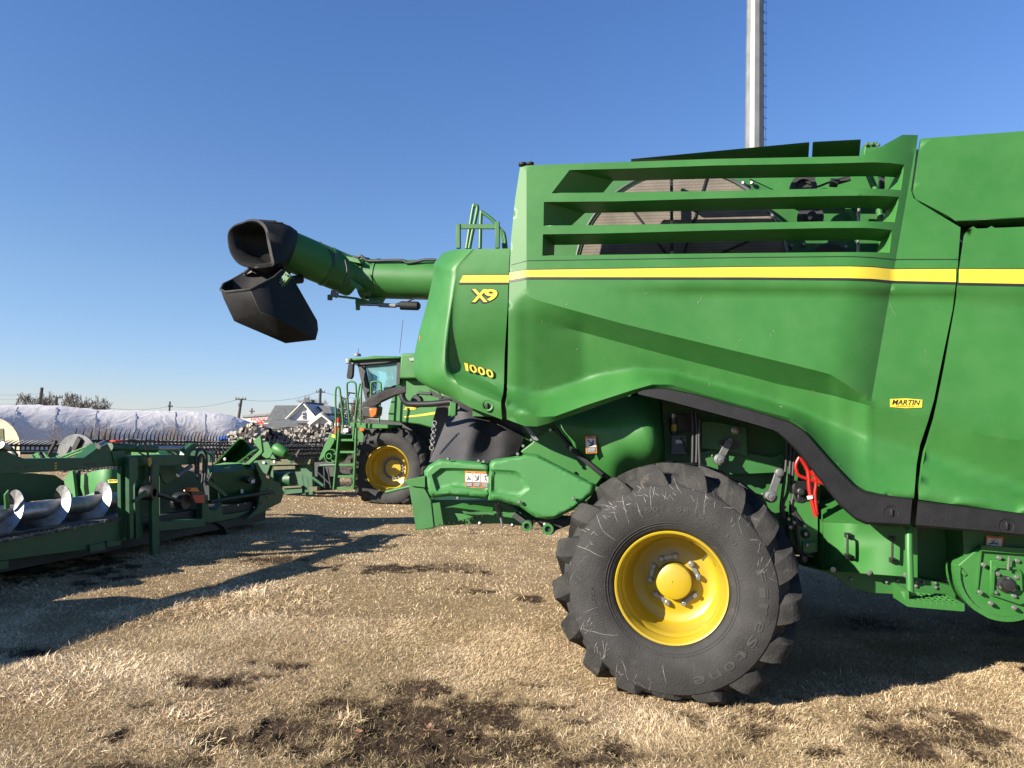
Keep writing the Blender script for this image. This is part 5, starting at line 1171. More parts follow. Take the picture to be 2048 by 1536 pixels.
# trough and lower rail
mb = MB(); L = []
for w, dy in ((.0,0),(.25,30),(.55,42),(.85,30),(1.0,0),(1.02,-45)):
    L.append([H(px, y, w)+Vector((0,0,-dy*.006 if dy > 0 else -dy*.006)) for px, y in ((-300,1110),(0,1070),(120,1052),(236,1036))])
mb.loft(L); mb.build('auger_trough', 'rust', hd, smooth=50, solid=.01)
mb = MB(); mb.loft([[H(px, y, 1.02) for px, y in ((-300,960),(-40,948),(60,946),(106,950),(124,962))], [H(px, y, 1.02) for px, y in ((-300,1030),(-40,1016),(60,1002),(106,998),(128,988))]]); mb.build('back_sheet', GH, hd, solid=.03)
mb = MB(); hp(mb, ((-300,1133),(0,1083),(242,1038.6),(242,1090.7),(0,1122),(-300,1165)), -.02, .12); rail = mb.build('lower_rail', 'rust2', hd, bevel=.006) if 'rust2' in MT else mb.build('lower_rail', GH, hd, bevel=.006)
mb = MB(); mb.prism([H(-300,1126,-.03), H(0,1076,-.03), H(242,1034,-.03), H(242,1041,-.03), H(0,1086,-.03), H(-300,1137,-.03)], H.n*.2); mb.build('rusty_lip', 'rust', hd)
mb = MB(); rl = random.Random(2)
for k in range(70):
    px = -10+k*3.2; y = 1081-(px)*.176+rl.uniform(-2,1); mb.box(H(px, y, -.05), (.025*rl.uniform(.5,1.3), .02, .02*rl.uniform(.5,1.4)), Matrix.Rotation(rl.uniform(0,3), 3, 'Z'))
o = mb.build('husk_debris', 'white2' if 'white2' in MT else 'galv', hd); o['kind'] = 'stuff'
for pts in (((180,1090),(211,1085),(211,1100),(180,1105)),((214,1082),(242,1080),(242,1091),(214,1094)),((-40,1128),(17,1121),(17,1137),(-40,1145))):
    mb = MB(); hp(mb, pts, -.05, .03); mb.build('rail_bracket', GH, hd, bevel=.003)
# frame posts and plates
for pts, w, th in ((((241,932),(258,931),(262,1000),(262,1078),(243,1082)), -.03, .05), (((258,915),(276,914),(276,955),(267,972),(268,1075),(260,1079)), -.12, .06), (((276,912),(290,916),(291,958),(281,975),(287,1062),(286,1076),(272,1077),(270,975)), .05, .05), (((303,925),(319,925),(319,1118),(305,1120)), -.05, .05)):
    mb = MB(); hp(mb, pts, w, th); mb.build('frame_post', GH, hd, bevel=.006)
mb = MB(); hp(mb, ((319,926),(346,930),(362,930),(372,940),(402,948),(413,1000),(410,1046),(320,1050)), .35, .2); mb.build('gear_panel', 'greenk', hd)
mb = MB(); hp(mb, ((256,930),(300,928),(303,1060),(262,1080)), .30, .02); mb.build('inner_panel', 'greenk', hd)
mb = MB(); hp(mb, ((315,932),(345,932),(355,940),(357,952),(350,958),(332,968),(326,962)), .15, .03); mb.build('guard_plate', GH, hd, bevel=.004)
mb = MB(); hp(mb, ((318,1045),(409,1037),(411,1053),(318,1063)), .0, .15); mb.build('base_beam', GH, hd, bevel=.006)
mb = MB(); mb.lathe(H(306,985,-.1), (H.t*.2-H.n).normalized(), [(.05,.02),(.085,.02),(.095,.0),(.095,-.12),(.06,-.16)], 24); mb.tube([H(310,987,-.05), H(345,998,.0), H(372,1008,.05)], .03, 12); mb.lathe(H(366,1003,.05), -H.n, [(0,.05),(.1,.05),(.12,0),(.12,-.1)], 20); mb.build('drive_shaft', 'blk', hd, smooth=40)
mb = MB(); hp(mb, ((268,1001),(285,985),(292,980),(295,984),(293,990),(270,1006)), -.14, .02); mb.build('shaft_bracket', GH, hd, bevel=.003)
for pts, r in (([(268,888),(285,882),(292,892),(297,915),(303,940),(301,962)],.012),([(252,884),(262,880),(278,884),(274,900),(290,912)],.010),([(392,948),(392,915),(396,902),(404,898),(411,905),(413,930),(409,965)],.02),([(396,960),(397,925),(401,910),(407,915),(407,940),(404,968)],.018),([(414,905),(424,915),(424,945),(412,970)],.012),([(305,930),(300,960),(303,975),(296,980)],.012)):
    mb = MB(); mb.tube(smoothpath([H(x, y, -.06) for x, y in pts], 5), r, 8); mb.build('hose', 'hose', hd, smooth=60)
mb = MB(); hp(mb, ((296,915),(303,916),(304,925),(300,934),(297,930)), -.09, .02); mb.build('yellow_tag', 'yellow', hd)
mb = MB(); hp(mb, ((382,976),(394,975),(399,982),(396,984),(380,983)), -.08, .1); mb.build('marker_lens', 'amber', hd, bevel=.004)
mb = MB(); hp(mb, ((382,984),(409,984),(409,990),(385,991)), -.08, .1); mb.build('lamp_bracket', 'blk', hd); mb = MB(); hp(mb, ((385,991),(409,990),(409,1006),(392,1006)), -.09, .02); mb.build('reflector', 'redp', hd)
mb = MB(); mb.tube([H(356,950,-.05), H(382,932,-.05)], .03, 10); mb.build('hydraulic_ram', 'steel2', hd)
mb = MB(); hp(mb, ((372,898),(385,888),(393,886),(397,892),(382,905),(376,915),(368,912)), .0, .08); mb.build('lift_arm', GH, hd, bevel=.005)
# wing: back sheet, end plate, raised divider
mb = MB(); a = [(413,933),(449,931),(480,929),(514,927)]; b = [(417,947),(450,944),(480,941),(517,937.5)]; c = [(436,985),(460,983),(490,979),(530,968)]; d = [(440,1026),(460,1022),(490,1015),(520,1008)]
mb.loft([[H(*p, .35) for p in a], [H(*p, .22) for p in b], [H(*p, .30) for p in c], [H(*p, .55) for p in d]]); mb.build('wing_back_sheet', GH, hd, smooth=15, solid=.02)
mb = MB(); hp(mb, ((510,927),(516,927),(533,955),(559.7,966),(568,985),(562,1005),(492,1040),(516,1015),(520,985),(524,965)), .15, .04); ep = mb.build('wing_end_plate', GH, hd, bevel=.004)
mb = MB()
for x, y in ((539.5,975.8),(554,987),(538,995),(524,1007),(490,1007),(477,1010),(508,1015)): mb.sphere(H(x, y, .13), .016, 6)
each(mb, 'bolt', 'zinc', ep)
mb = MB(); hp(mb, ((405,990),(416,990),(418,1018),(430,1022),(444,1006),(446,1030),(500,1022),(470,1036),(445,1042),(425,1045),(404,1045)), .12, .1); mb.build('wing_base', GH, hd, bevel=.005)
mb = MB(); hp(mb, ((413,958),(416,956),(456,990),(450,993),(413,966)), .05, .03); mb.build('wing_brace', GH, hd, bevel=.004)
mb = MB(); mb.tube([H(419,1004,.1), H(480,994,.1), H(545,984,.1)], .028, 12); mb.build('drive_shaft', 'blk', hd)
mb = MB(); hp(mb, ((417,945),(510,945),(514,1012),(470,1034),(420,1036)), .6, 1.0); mb.build('row_unit_shade', 'dark', hd)  # added dark block: fills the wing with shade and casts ground shadow
mb = MB(); text_on(mb, 'C12F', [(449,934.4),(460.5,933.5),(459.5,939),(450,940)], lambda p, q: H(p, q, .26), .02, .2); mb.build('wing_model_number', 'stripe', hd, smooth=0)
mb = MB(); hp(mb, ((496,957),(503,953),(510,956),(510,963),(503,967),(497,964)), .1, .1); mb.build('wing_lamp', 'blk', hd, bevel=.006); mb = MB(); hp(mb, ((503,960),(510,959),(509,966),(503,967)), .09, .01); mb.build('wing_lamp_lens', 'white', hd)
mb = MB(); hp(mb, ((482,978.5),(486.5,978.5),(486.5,986.5),(482,986.5)), .24, .01); mb.build('warning_sign', 'white', hd)
mb = MB(); hp(mb, ((431,1045),(450,1040),(468,1038),(462,1050),(455,1057),(500,1066),(498,1070),(455,1070),(448,1055)), .2, .15); mb.build('gather_point', 'dark', hd, bevel=.01)
Dv = Plane(H(480, 930, .6), 14)
mb = MB(); L1 = [(424,931),(448,907),(470,884),(478,876),(484,875.5),(489,879)]; L2 = [(436,932),(455,915),(474,893),(482,884),(487,882),(492,882)]; L3 = [(470,927),(480,921),(490,914),(500,905),(508,901),(514,899)]
mb.loft([[Dv(*p, -.35) for p in L1], [Dv(*p, -.1) for p in L1], [Dv(p[0], p[1]+2, .35) for p in L2], [Dv(*p, .15) for p in L3], [Dv(p[0]+3, p[1]+1, -.3) for p in L3]]); mb.build('raised_divider', 'green', hd, smooth=40, solid=.02)
mb = MB(); mb.prism([Dv(x, y, -.3) for x, y in ((488,929),(500,918),(519,900),(506,884),(517,872),(521,872),(525,903),(523,907),(500,928))], Dv.n*.05)
mb.prism([Dv(x, y, -.35) for x, y in ((424,931),(448,925),(480,925.5),(500,926),(500,929),(424,933))], Dv.n*.2); mb.build('divider_hinge', 'green', hd, bevel=.006)
mb = MB(); mb.lathe(Dv(450,918.5,-.38), -Dv.n, [(.025,0),(.025,.01),(.012,.012),(0,.012)], 12); mb.build('bolt', 'zinc', hd)
# the rest of the header, out of frame to the left, then masses added for its shadow
def HPt(s, w, z): p = H.p0+H.t*s+H.n*w; return Vector((p.x, p.y, z))
def hbox(mb, s0, s1, w0, w1, z0, z1):
    P = [HPt(s, w, z) for s in (s0, s1) for w in (w0, w1) for z in (z0, z1)]
    mb.add(P, [(0,1,3,2),(4,6,7,5),(0,4,5,1),(2,3,7,6),(0,2,6,4),(1,5,7,3)])
mb = MB(); hbox(mb, -9.5, -3.3, .0, .8, .35, 1.22); hbox(mb, -9.5, -3.3, .8, 1.6, .25, .7); each(mb, 'wing_back_sheet', GH, hd, bevel=.05)
mb = MB(); hbox(mb, -3.3, 3.6, .25, 1.3, .08, .42); mb.build('underside_shade', 'dark', hd)  # plain dark box put in for the black shadow beneath the header
mb = MB(); 
for k in range(6):
    s_ = -1.6+k*.62
    mb.hull([HPt(s_-.16, 2.2, .25), HPt(s_+.16, 2.2, .25), HPt(s_-.12, 1.0, .72), HPt(s_+.12, 1.0, .72), HPt(s_-.2, 1.0, .3), HPt(s_+.2, 1.0, .3), HPt(s_, 2.9, .08)])
each(mb, 'snout', GH, hd, smooth=30)  # hidden far-side snouts, added to close up the header's ground shadow
# ================================================================== SECOND HEADER (lit end shield, reel) behind the long one
Kp = Plane(at(190, 850, 12.0), 25.0)
h2 = empty('draper_header', (Kp(190,990).x, Kp(190,990).y, 0), 'header with long rows of black reel tines and a sunlit green shield behind the auger', 'combine header')
def kp(mb, pts, w=0, th=.05): mb.prism([Kp(x, y, w) for x, y in pts], Kp.n*th)
mb = MB(); L = []
for f in np.linspace(0, 1, 7):
    w = .25*(2*f-1)**2; L.append([Kp(157+f*(243-157)+0*k, (952-14*math.sin(f*2.2))*(1-k/8)+(1006-4*f)*(k/8), w+.12*(k/8-.4)**2) for k in range(9)])
mb.loft(L); sh = mb.build('end_shield', 'greenc', h2, smooth=50, solid=.03)
sticker(h2, lambda a, b, d: Kp(a, b, -.07+d*2), [(216,959),(235,958.5),(235,965.5),(216,966)], 'MARTIN')
mb = MB(); kp(mb, ((139,942),(145,942),(149,975),(152,1004),(138,1004),(132,980),(128,960)), -.1, .05); mb.build('shield_edge', 'greenc', h2)
mb = MB(); kp(mb, ((145,941),(156,941),(155,975),(164,1002),(152,1004),(148,975)), .0, .05); mb.build('shield_seal', 'blk', h2)
mb = MB(); mb.prism([Kp(153+38*math.cos(R(t)), 906-38*math.sin(R(t)), .5) for t in range(-10, 195, 10)], Kp.n*.04); rd = mb.build('reel_end_disc', MT['steel3'] if 'steel3' in MT else 'steel2', h2)
mb = MB(); mb.bar(Kp(148,900,.46), Kp(160,876,.46), .10, .04, up=Kp.n); mb.build('disc_bracket', 'blk', rd)
mb = MB(); kp(mb, ((160,905),(174,903),(188,888),(190,885),(200,893),(196,910),(160,915)), .2, .1); mb.tube([Kp(118,916,.3), Kp(175,893,.3)], .02, 8); mb.tube([Kp(120,920,.3), Kp(180,897,.3)], .02, 8); mb.build('reel_drive', 'green', h2)
# reel bats: bar plus its comb of tines
def bat(p0, p1, n, h, tilt, parent, r=.028, m='blk', curve=.05):
    mb = MB(); mb.tube([p0, p1], r, 8); mb.tube([p0+Vector((0,0,-.09)), p1+Vector((0,0,-.09))], r*.7, 6)
    d = (p1-p0).normalized(); side = d.cross(Vector((0,0,1))).normalized()
    for k in range(n):
        p = p0.lerp(p1, (k+.5)/n); a = p+Vector((0,0,h*.5))+side*tilt*.5+d*random.uniform(-.006,.006); b = p+Vector((0,0,h))+side*(tilt+curve)+d*random.uniform(-.02,.02)
        mb.tube([p-Vector((0,0,.09)), p+Vector((0,0,.02)), a, b], [.016,.022,.015,.005], 5)
    return mb.build('reel_bat', m, parent, smooth=50)
bat(at(204,882,15.0), at(458,885,20.5), 34, .27, 0, h2); 
mb = MB(); bat(at(142,882,14.6), at(204,882,15.0), 4, .27, 0, h2)
bat(at(-120,889,11.5), at(128,892,14.0), 24, .10, .12, h2, .02); 
for k, (y, dy) in enumerate(((888,0),(897,.3),(906,-.2))): bat(at(215,y,15.6+dy), at(470,y+3,21+dy), 30, .12, .25, h2, .02)
mb = MB(); mb.tube([at(120,905,14.5), at(470,905,21)], .07, 12); mb.build('reel_tube', 'dark', h2)
mb = MB(); 
for k in range(8):
    c = at(130,905,14.6).lerp(at(468,905,21), k/7); mb.bar(c+Vector((0,0,-.4)), c+Vector((.1,0,.36)), .04, .03)
each(mb, 'reel_spider', 'blk', h2)
for a_, b_ in (((80,905),(93,926)),((112,882),(96,912)),((20,894),(34,912))): mb = MB(); mb.bar(Kp(*a_, .3), Kp(*b_, .3), .05, .04); mb.build('reel_arm', 'blk', h2)
mb = MB(); mb.prism([at(x, y, 17) for x, y in ((205,905),(320,898),(420,905),(420,925),(205,930))], (0,.3,0)); mb.build('deck_beam', GH, h2)
for pts in (((60,912),(72,905),(92,905),(100,918),(60,918)),((262,903),(275,897),(310,900),(322,910),(322,912),(262,912)),((103,917),(113,910),(118,918))):
    mb = MB(); mb.prism([Kp(x, y, .6) for x, y in pts], Kp.n*.2); mb.build('deck_bracket', 'green', h2, bevel=.01)
# ================================================================== THIRD HEADER in front of the far combine
T3 = Plane(at(600, 857, 17.5), 15)
h3 = empty('draper_header', (T3(600,985).x, T3(600,985).y, 0), 'low green header with a weathered beam attached in front of the far cab', 'combine header')
def tp(mb, pts, w=0, th=.1): mb.prism([T3(x, y, w) for x, y in pts], T3.n*th)
MT['olive'] = mat('weathered_olive_beam', (.11,.12,.055), .7, var=.25, vscale=8, dirt=(.2,.17,.1), dscale=12)
mb = MB(); tp(mb, ((539,919),(622,918),(620,929),(540,930.5)), 0, .2); mb.build('weathered_beam', 'olive', h3, bevel=.01)
mb = MB(); tp(mb, ((500,922),(539,919),(540,931),(533,950),(505,945)), .1, .2); mb.build('side_frame', GH, h3)
for pts in (((541,931),(547,931),(547,975),(541,975)),((602,930),(610,930),(618,965),(618,985),(608,985),(604,960)),((586,930),(602,930),(606,950),(612,990),(604,990),(597,970)),((610,928),(624,925),(626,990),(618,990))):
    mb = MB(); tp(mb, pts, .15, .12); mb.build('frame_post', GH, h3, bevel=.01)
mb = MB(); tp(mb, ((547,932),(590,931),(590,938),(547,940)), .05, .1); mb.build('cross_beam', 'olive', h3)
mb = MB(); tp(mb, ((564,976),(604,974),(604,985),(566,989)), .1, .2); mb.build('lower_beam', GH, h3); mb = MB(); tp(mb, ((565,973),(603,971.5),(603,974.5),(565,977)), .05, .2); mb.build('wood_plank', 'olive', h3)
mb = MB(); tp(mb, ((619,974),(634,973),(634,982),(619,983.5)), .0, .15); mb.build('skid_block', 'olive', h3)
mb = MB(); mb.tube([T3(547,960,.5), T3(587,959,.5)], .20, 24); mb.build('feed_drum', GH, h3, smooth=50)
mb = MB(); mb.tube([T3(547,893.5,-.3), T3(552,896,-.3), T3(566,904,-.3), T3(572,908,-.3)], [.07,.13,.13,.10], 24); mb.build('reel_motor_cover', 'green', h3, smooth=60)
mb = MB(); tp(mb, ((524.5,886),(533,883),(537,885),(541,896),(546,902),(540,915),(533,917),(524,912)), -.1, .05); tp(mb, ((541,914),(545,908),(552,918),(541,918)), -.1, .04); each(mb, 'reel_arm_plate', 'green', h3, bevel=.005)
mb = MB(); tp(mb, ((574,912),(582,906),(583,916),(580,926),(576,922)), -.2, .05); mb.build('arm_tip', 'green', h3); mb = MB(); tp(mb, ((582,920),(598,898),(600,899),(588,924),(582,927)), -.2, .05); mb.build('reel_arm', 'blk', h3)
mb = MB(); tp(mb, ((626,925),(668,922),(668,980),(630,982)), .9, .3); mb.build('drive_housing', 'dark', h3)
for a_, b_, r in (((640,931),(672,930),.03),((648,932),(650,975),.02),((625,955),(648,972),.04),((636,945),(660,968),.02),((655,935),(662,976),.02)):
    mb = MB(); mb.tube([T3(*a_, .1), T3(*b_, .1)], r, 8); mb.build('drive_rod', 'dark' if r < .03 else GH, h3)
mb = MB(); tp(mb, ((525,923),(529,923),(529,927),(525,927)), .05, .01); tp(mb, ((546,921),(550,921),(550,926),(546,926)), -.02, .01); each(mb, 'warning_sign', 'white', h3)
bat(at(470,889,21), at(690,884,24), 26, .26, 0, h3)
for k, (y, dd, t_) in enumerate(((897,0,.2),(905,.3,.35),(913,-.3,.3),(920,.2,.2))): bat(at(455,y,19.6+dd), at(670,y-3,22.0+dd), 30, .12, t_, h3, .022)
mb = MB(); mb.tube([at(470,908,20.5), at(690,902,23)], .08, 12); mb.build('reel_tube', 'dark', h3)
mb = MB()
for k in range(8):
    c = at(475,905,20.6).lerp(at(690,902,23), k/7); mb.bar(c+Vector((-.25,0,-.4)), c+Vector((.2,0,.34)), .05, .04)
each(mb, 'reel_spider', 'blk', h3)
# ================================================================== BACKGROUND
# mast
mp = at(1509.5, 150, 40); mb = MB(); zt = 48; pr = []
r_at = lambda z: .515-.0042*(z-18)
pr = [(r_at(z), z) for z in (0, 17.6, 17.6, 24.75)] + [(r_at(24.75)*1.0, 24.75),(r_at(24.75)*.965, 24.76),(r_at(zt)*.95, zt),(0, zt)]
mb.lathe((mp.x, mp.y, 0), (0,0,1), pr, 12, u=(math.cos(.2), math.sin(.2), 0)); mast = mb.build('steel_mast', 'galv', smooth=15)
tag(mast, 'tall twelve sided galvanised steel mast rising behind the harvester slats', 'mast')
mast.location = (0, 0, 0)
MV = Vector((mp.x, mp.y, 0)); rdir = Vector((math.cos(R(-12)), math.sin(R(-12)), 0))
mb = MB()
for k in range(22):
    z = 15.5+k*.62; q = MV+rdir*(r_at(z)*.97); q.z = z; mb.tube([q, q+rdir*.17, q+rdir*.17+Vector((0,0,.05))], .014, 6)
    mb.box(q+rdir*.02+Vector((0,0,.1)), (.05,.05,.06))
each(mb, 'climbing_peg', 'dark', mast)
mb = MB(); q = MV+rdir*(r_at(20)+.10); mb.tube([(q.x, q.y, 12), (q.x, q.y, 30)], .008, 6); mb.build('safety_cable', 'dark', mast)
# grain bag
MT['plastic'] = mat('white_plastic_film', (.78,.75,.76), .5, var=.06, vscale=.8, dirt=(.6,.58,.58), dscale=1.5, dthr=.55)
nt = MT['plastic'].node_tree; b = nt.nodes['Principled BSDF']; wv = nt.nodes.new('ShaderNodeTexNoise'); wv.inputs['Scale'].default_value = .9; wv.inputs['Detail'].default_value = 6; wv.inputs['Distortion'].default_value = 2.2
mpn = nt.nodes.new('ShaderNodeMapping'); tcn_ = nt.nodes.new('ShaderNodeTexCoord'); mpn.inputs['Scale'].default_value = (1,.35,1.5); nt.links.new(tcn_.outputs['Object'], mpn.inputs[0]); nt.links.new(mpn.outputs[0], wv.inputs['Vector'])
bpn = nt.nodes.new('ShaderNodeBump'); bpn.inputs['Distance'].default_value = .075; bpn.inputs['Strength'].default_value = .8; nt.links.new(wv.outputs['Fac'], bpn.inputs['Height']); nt.links.new(bpn.outputs[0], b.inputs['Normal'])
tops = [(-350,812,33),(0,812,38),(60,809.5,39),(120,812,39.8),(200,820,41),(300,822,42.5),(380,822,43.8),(440,826,44.6),(480,836,45.2),(510,849,45.6),(524,860,45.8)]
L = []; straps = []
for px, py, Y in [tuple(np.interp(x, [t[0] for t in tops], [t[k] for t in tops]) for k in range(3)) for x in np.linspace(-350, 524, 46)]:
    c = at(px, py, Y); ht = max(.25, c.z); hw = 1.75*min(1, ht/2.3); ring = []
    for k in range(21):
        t = math.pi*k/20; ring.append(Vector((c.x+.45*hw*math.cos(t)*1.05, c.y-.89*hw*math.cos(t)*1.05, max(-.02, ht*(math.sin(t)**.72)*(1+.018*math.sin(px*.13+k*1.7))))))
    L.append(ring)
mb = MB(); mb.loft(L); mb.poly(L[-1]); bag = mb.build('grain_bag', 'plastic', smooth=80); tag(bag, 'long low white plastic grain bag behind the black reel tines', 'grain bag')
mb = MB()
for k in (14,17,20,24,28,32,36,39,42): mb.tube([p+Vector((.02,0,.01)) for p in L[k][:9]], .009, 4)
o = each(mb, 'strap', 'steel2', bag)
# cream hoop cover
cp = at(-14, 900, 24); mb = MB(); 
hoop = [cp+Vector((.92*math.cos(R(t)), 0, 1.02*math.sin(R(t))-.0)) for t in range(0, 181, 12)]
hoop = [Vector((p.x, p.y, p.z)) for p in hoop]; low = [Vector((hoop[0].x, hoop[0].y, 0)), *hoop, Vector((hoop[-1].x, hoop[-1].y, 0))]
mb.prism(low, (-2.4, 3.0, 0)); ht_ = mb.build('hooped_trailer', 'cream', smooth=40, bevel=.03); tag(ht_, 'cream canvas hooped trailer end at the left edge before the grain bag', 'trailer')
mb = MB(); mb.prism([at(x, y, 23.98) for x, y in ((-40,857),(6,857),(8,890),(-40,890))], (0,.1,0)); mb.build('end_recess', 'cream2' if 'cream2' in MT else 'olive', ht_)  # flat darker panel standing in for the recess in the hoop end
mb = MB(); mb.tube([p+Vector((0,-.02,0)) for p in hoop], .03, 6); mb.build('hoop_rim', 'cream', ht_)
# store
MT['wwall'] = mat('white_wall', (.74,.74,.72), .8, var=.04); MT['corr'] = mat('corrugated_sheet', (.36,.38,.40), .6, var=.08)
MT['roof'] = mat('grey_shingles', (.135,.14,.138), .9, var=.3, vscale=3, bump=.6, bscale=12); MT['roof_shade'] = mat('shaded_shingles', (.035,.037,.042), .9, var=.3, vscale=3)  # second shingle colour is darkened to stand in for shade on unlit slopes
MT['hwall'] = mat('pale_siding', (.62,.65,.70), .75, var=.04)
Q = Plane(at(640, 857, 70), 6)
def qg(px, w=0): p = Q(px, 857, w); return Vector((p.x, p.y, 0))
st = empty('store_building', qg(515, 22), 'white store with corrugated fascia and red lettering left of the grey roofed house', 'store')
mb = MB(); A = Q(484,834,20); B = Q(556,829,20); mb.prism([A, B, Vector((B.x,B.y,0)), Vector((A.x,A.y,0))], Q.n*12); mb.build('wall', 'wwall', st)
mb = MB(); mb.prism([Q(482,830,19.8), Q(545,824.5,19.8), Q(556,824,19.8), Q(556,829,19.8), Q(482,835,19.8)], Q.n*12.4); mb.build('fascia', 'corr', st)
mb = MB()
for k in range(26): x = 484+k*2.4; mb.add([Q(x,830.3-(x-484)*.09,19.7), Q(x+.8,830.3-(x-484)*.09,19.7), Q(x+.8,834-(x-484)*.075,19.7), Q(x,834-(x-484)*.075,19.7)], [(0,1,2,3)])
mb.build('fascia_ribs', 'steel2', st)
mb = MB(); text_on(mb, 'HOOD', [(501,836),(536,835),(536,841),(501,842)], lambda p, q: Q(p, q, 19.6), .05, .2); mb.build('store_lettering', 'redp', st, smooth=0)
mb = MB(); mb.prism([Q(x, y, 19.5) for x, y in ((514,843.5),(524,842.5),(528,849),(510,850))], Q.n*.1); mb.build('store_emblem', MT['redp'], st)
# house
hs = empty('house', qg(600, 2), 'pale house with grey shingle roofs and a small gable window beyond the log heap', 'house')
def qroof(name, pts, m): mb = MB(); mb.poly([Q(*p) for p in pts]); return mb.build(name, m, hs, solid=.15, offset=0, recalc=False)
def qwall(name, pts, w, m='hwall', th=.2):
    mb = MB(); mb.prism([Q(x, y, w) for x, y in pts], Q.n*th); return mb.build(name, m, hs)
qroof('roof', [(550.6,812,8),(600,812,8),(574,840,2),(534.5,839,2)], 'roof'); qroof('roof', [(550.6,812,8),(600,812,8),(600,840,14),(545,840,14)], 'roof')
qwall('wall', [(536,839),(575,839),(575,866),(536,866)], 3, th=10)
gw = qwall('gable_wall', [(607.7,806.5),(632,833.5),(634,866),(574,866),(575,838)], 1, th=9)
mb = MB(); 
for a_, b_ in (((607.7,805.3),(573,839.2)),((607.7,805.3),(634,834.5))): mb.bar(Q(*a_, .8), Q(*b_, .8), .35, .25)
each(mb, 'barge_board', 'wwall', gw)
qroof('roof', [(607.7,804.6,.6),(646.5,807.5,10),(646,828,10),(634.5,834.6,.6)], 'roof_shade'); qroof('roof', [(607.7,804.6,.6),(646.5,807.5,10),(600,838,10),(572,839.5,.6)], 'roof')
mb = MB(); mb.prism([Q(x, y, .9) for x, y in ((604,823.5),(610,823.5),(610,838),(604,838))], Q.n*.1); wf_ = mb.build('window', 'wwall', hs)
mb = MB()
for y0, y1 in ((825,830),(831.3,836.5)): mb.prism([Q(x, y, .85) for x, y in ((604.9,y0),(609.2,y0),(609.2,y1),(604.9,y1))], Q.n*.06)
each(mb, 'pane', 'dark', wf_)
qroof('dormer_roof', [(634.8,813.7,4),(659.7,812.5,4),(664,829,.5),(645,828,.5)], 'roof'); qwall('dormer_wall', [(659.7,813),(667.8,828.4),(667,850),(655,850),(655,820)], 3.9, th=2)
qroof('porch_roof', [(526,841,2.2),(622,839.4,2.2),(620,848,-1),(582,848,-1),(528,844,.0)], 'roof')
qroof('porch_roof', [(551,840.5,-3),(582,840.5,-3),(603,856,-7),(522,856,-7)], 'roof'); qwall('porch_wall', [(526,855),(600,855),(600,870),(526,870)], -6.5, th=5)
qwall('gable_wall', [(644.3,829.5),(668.5,848),(669,872),(617,872),(619.4,848)], -4, 'wwall', th=6)
mb = MB()
for a_, b_ in (((644.3,828),(617.5,848.5)),((644.3,828),(671,848.5))): mb.bar(Q(*a_, -4.3), Q(*b_, -4.3), .35, .3)
each(mb, 'barge_board', 'wwall', hs)
qroof('roof', [(644.3,827.3,-4.6),(676,828.5,3),(690,851,3),(672,849,-4.6)], 'roof_shade')
mb = MB(); mb.tube([Q(624,805,6), Q(624,800,6)], .25, 8); mb.build('vent_pipe', 'dark', hs)
# utility poles
def upole(px, ytop, Y, bar, label, r=.16, lean=0, extra=None):
    top = at(px, ytop, Y); e = empty('utility_pole', (top.x, top.y, 0), label, 'utility pole', 'utility poles on the skyline')
    mb = MB(); mb.tube([(top.x-lean, top.y, 0), top], [r*1.2, r*.8], 8); mb.build('pole', 'polewood', e)
    if bar:
        x0, x1, yb = bar; mb = MB(); mb.bar(at(x0, yb, Y), at(x1, yb+.6, Y), .14, .16)
        for f in (.04, .3, .7, .96): q = at(x0, yb, Y).lerp(at(x1, yb+.6, Y), f); mb.cyl(q, q+Vector((0,0,.28)), .06, 6)
        mb.build('cross_arm', 'polewood', e)
    if extra: mb = MB(); mb.cyl(at(px-4.5, 812, Y), at(px-4.5, 807, Y), .28, 10); mb.build('transformer', 'galv', e)
    return e
MT['polewood'] = mat('weathered_pole', (.07,.06,.055), .9, var=.3)
upole(483, 797, 95, (471,492,798.5), 'leaning utility pole with a transformer above the end of the grain bag', .2, .5, True)
upole(641, 777, 110, (632,650,784), 'tall utility pole with one cross arm rising behind the house', .24)
upole(504, 816, 150, (499.5,509,823), 'tiny distant utility pole just right of the leaning one', .16)
upole(340, 803, 130, (336,345,813), 'small utility pole over the middle of the grain bag', .18)
upole(84, 775, 90, None, 'bare pole without cross arm among the left bare tree', .22, .3)
upole(113.5, 795, 90, (107,125,794.5), 'short utility pole with level cross arm between two bare trees', .18)
mb = MB(); p = at(485, 820, 70); mb.tube([(p.x, p.y, 0), p], .2, 8); mb.build('x', 'dark') if False else None
def wire(a, Ya_, b, Yb_, sag, label):
    A = at(*a, Ya_); B = at(*b, Yb_); mb = MB(); mb.tube([A.lerp(B, t)+Vector((0,0,-sag*4*t*(1-t))) for t in np.linspace(0, 1, 13)], .022, 4); tag(mb.build('power_line', 'dark'), label, 'power line')
wire((492,800), 95, (634,784.5), 110, .6, 'thin power line strung between the leaning pole and the pole behind the house'); wire((649,784.5), 110, (760,792), 120, .6, 'thin power line running right from the pole behind the house')
for k, (y0, y1, d_) in enumerate(((784,787,'upper'),(794,796,'middle'),(803,804.5,'lower'))): wire((-60,y0), 100, (84 if k == 0 else 113,y1), 90, .3, f'{d_} of the thin power lines entering at the left edge')
wire((113.5,795), 90, (338,813), 130, 1.0, 'thin power line crossing the sky over the grain bag'); wire((344,813), 130, (473,800), 95, .5, 'thin power line between the small pole and the leaning pole')
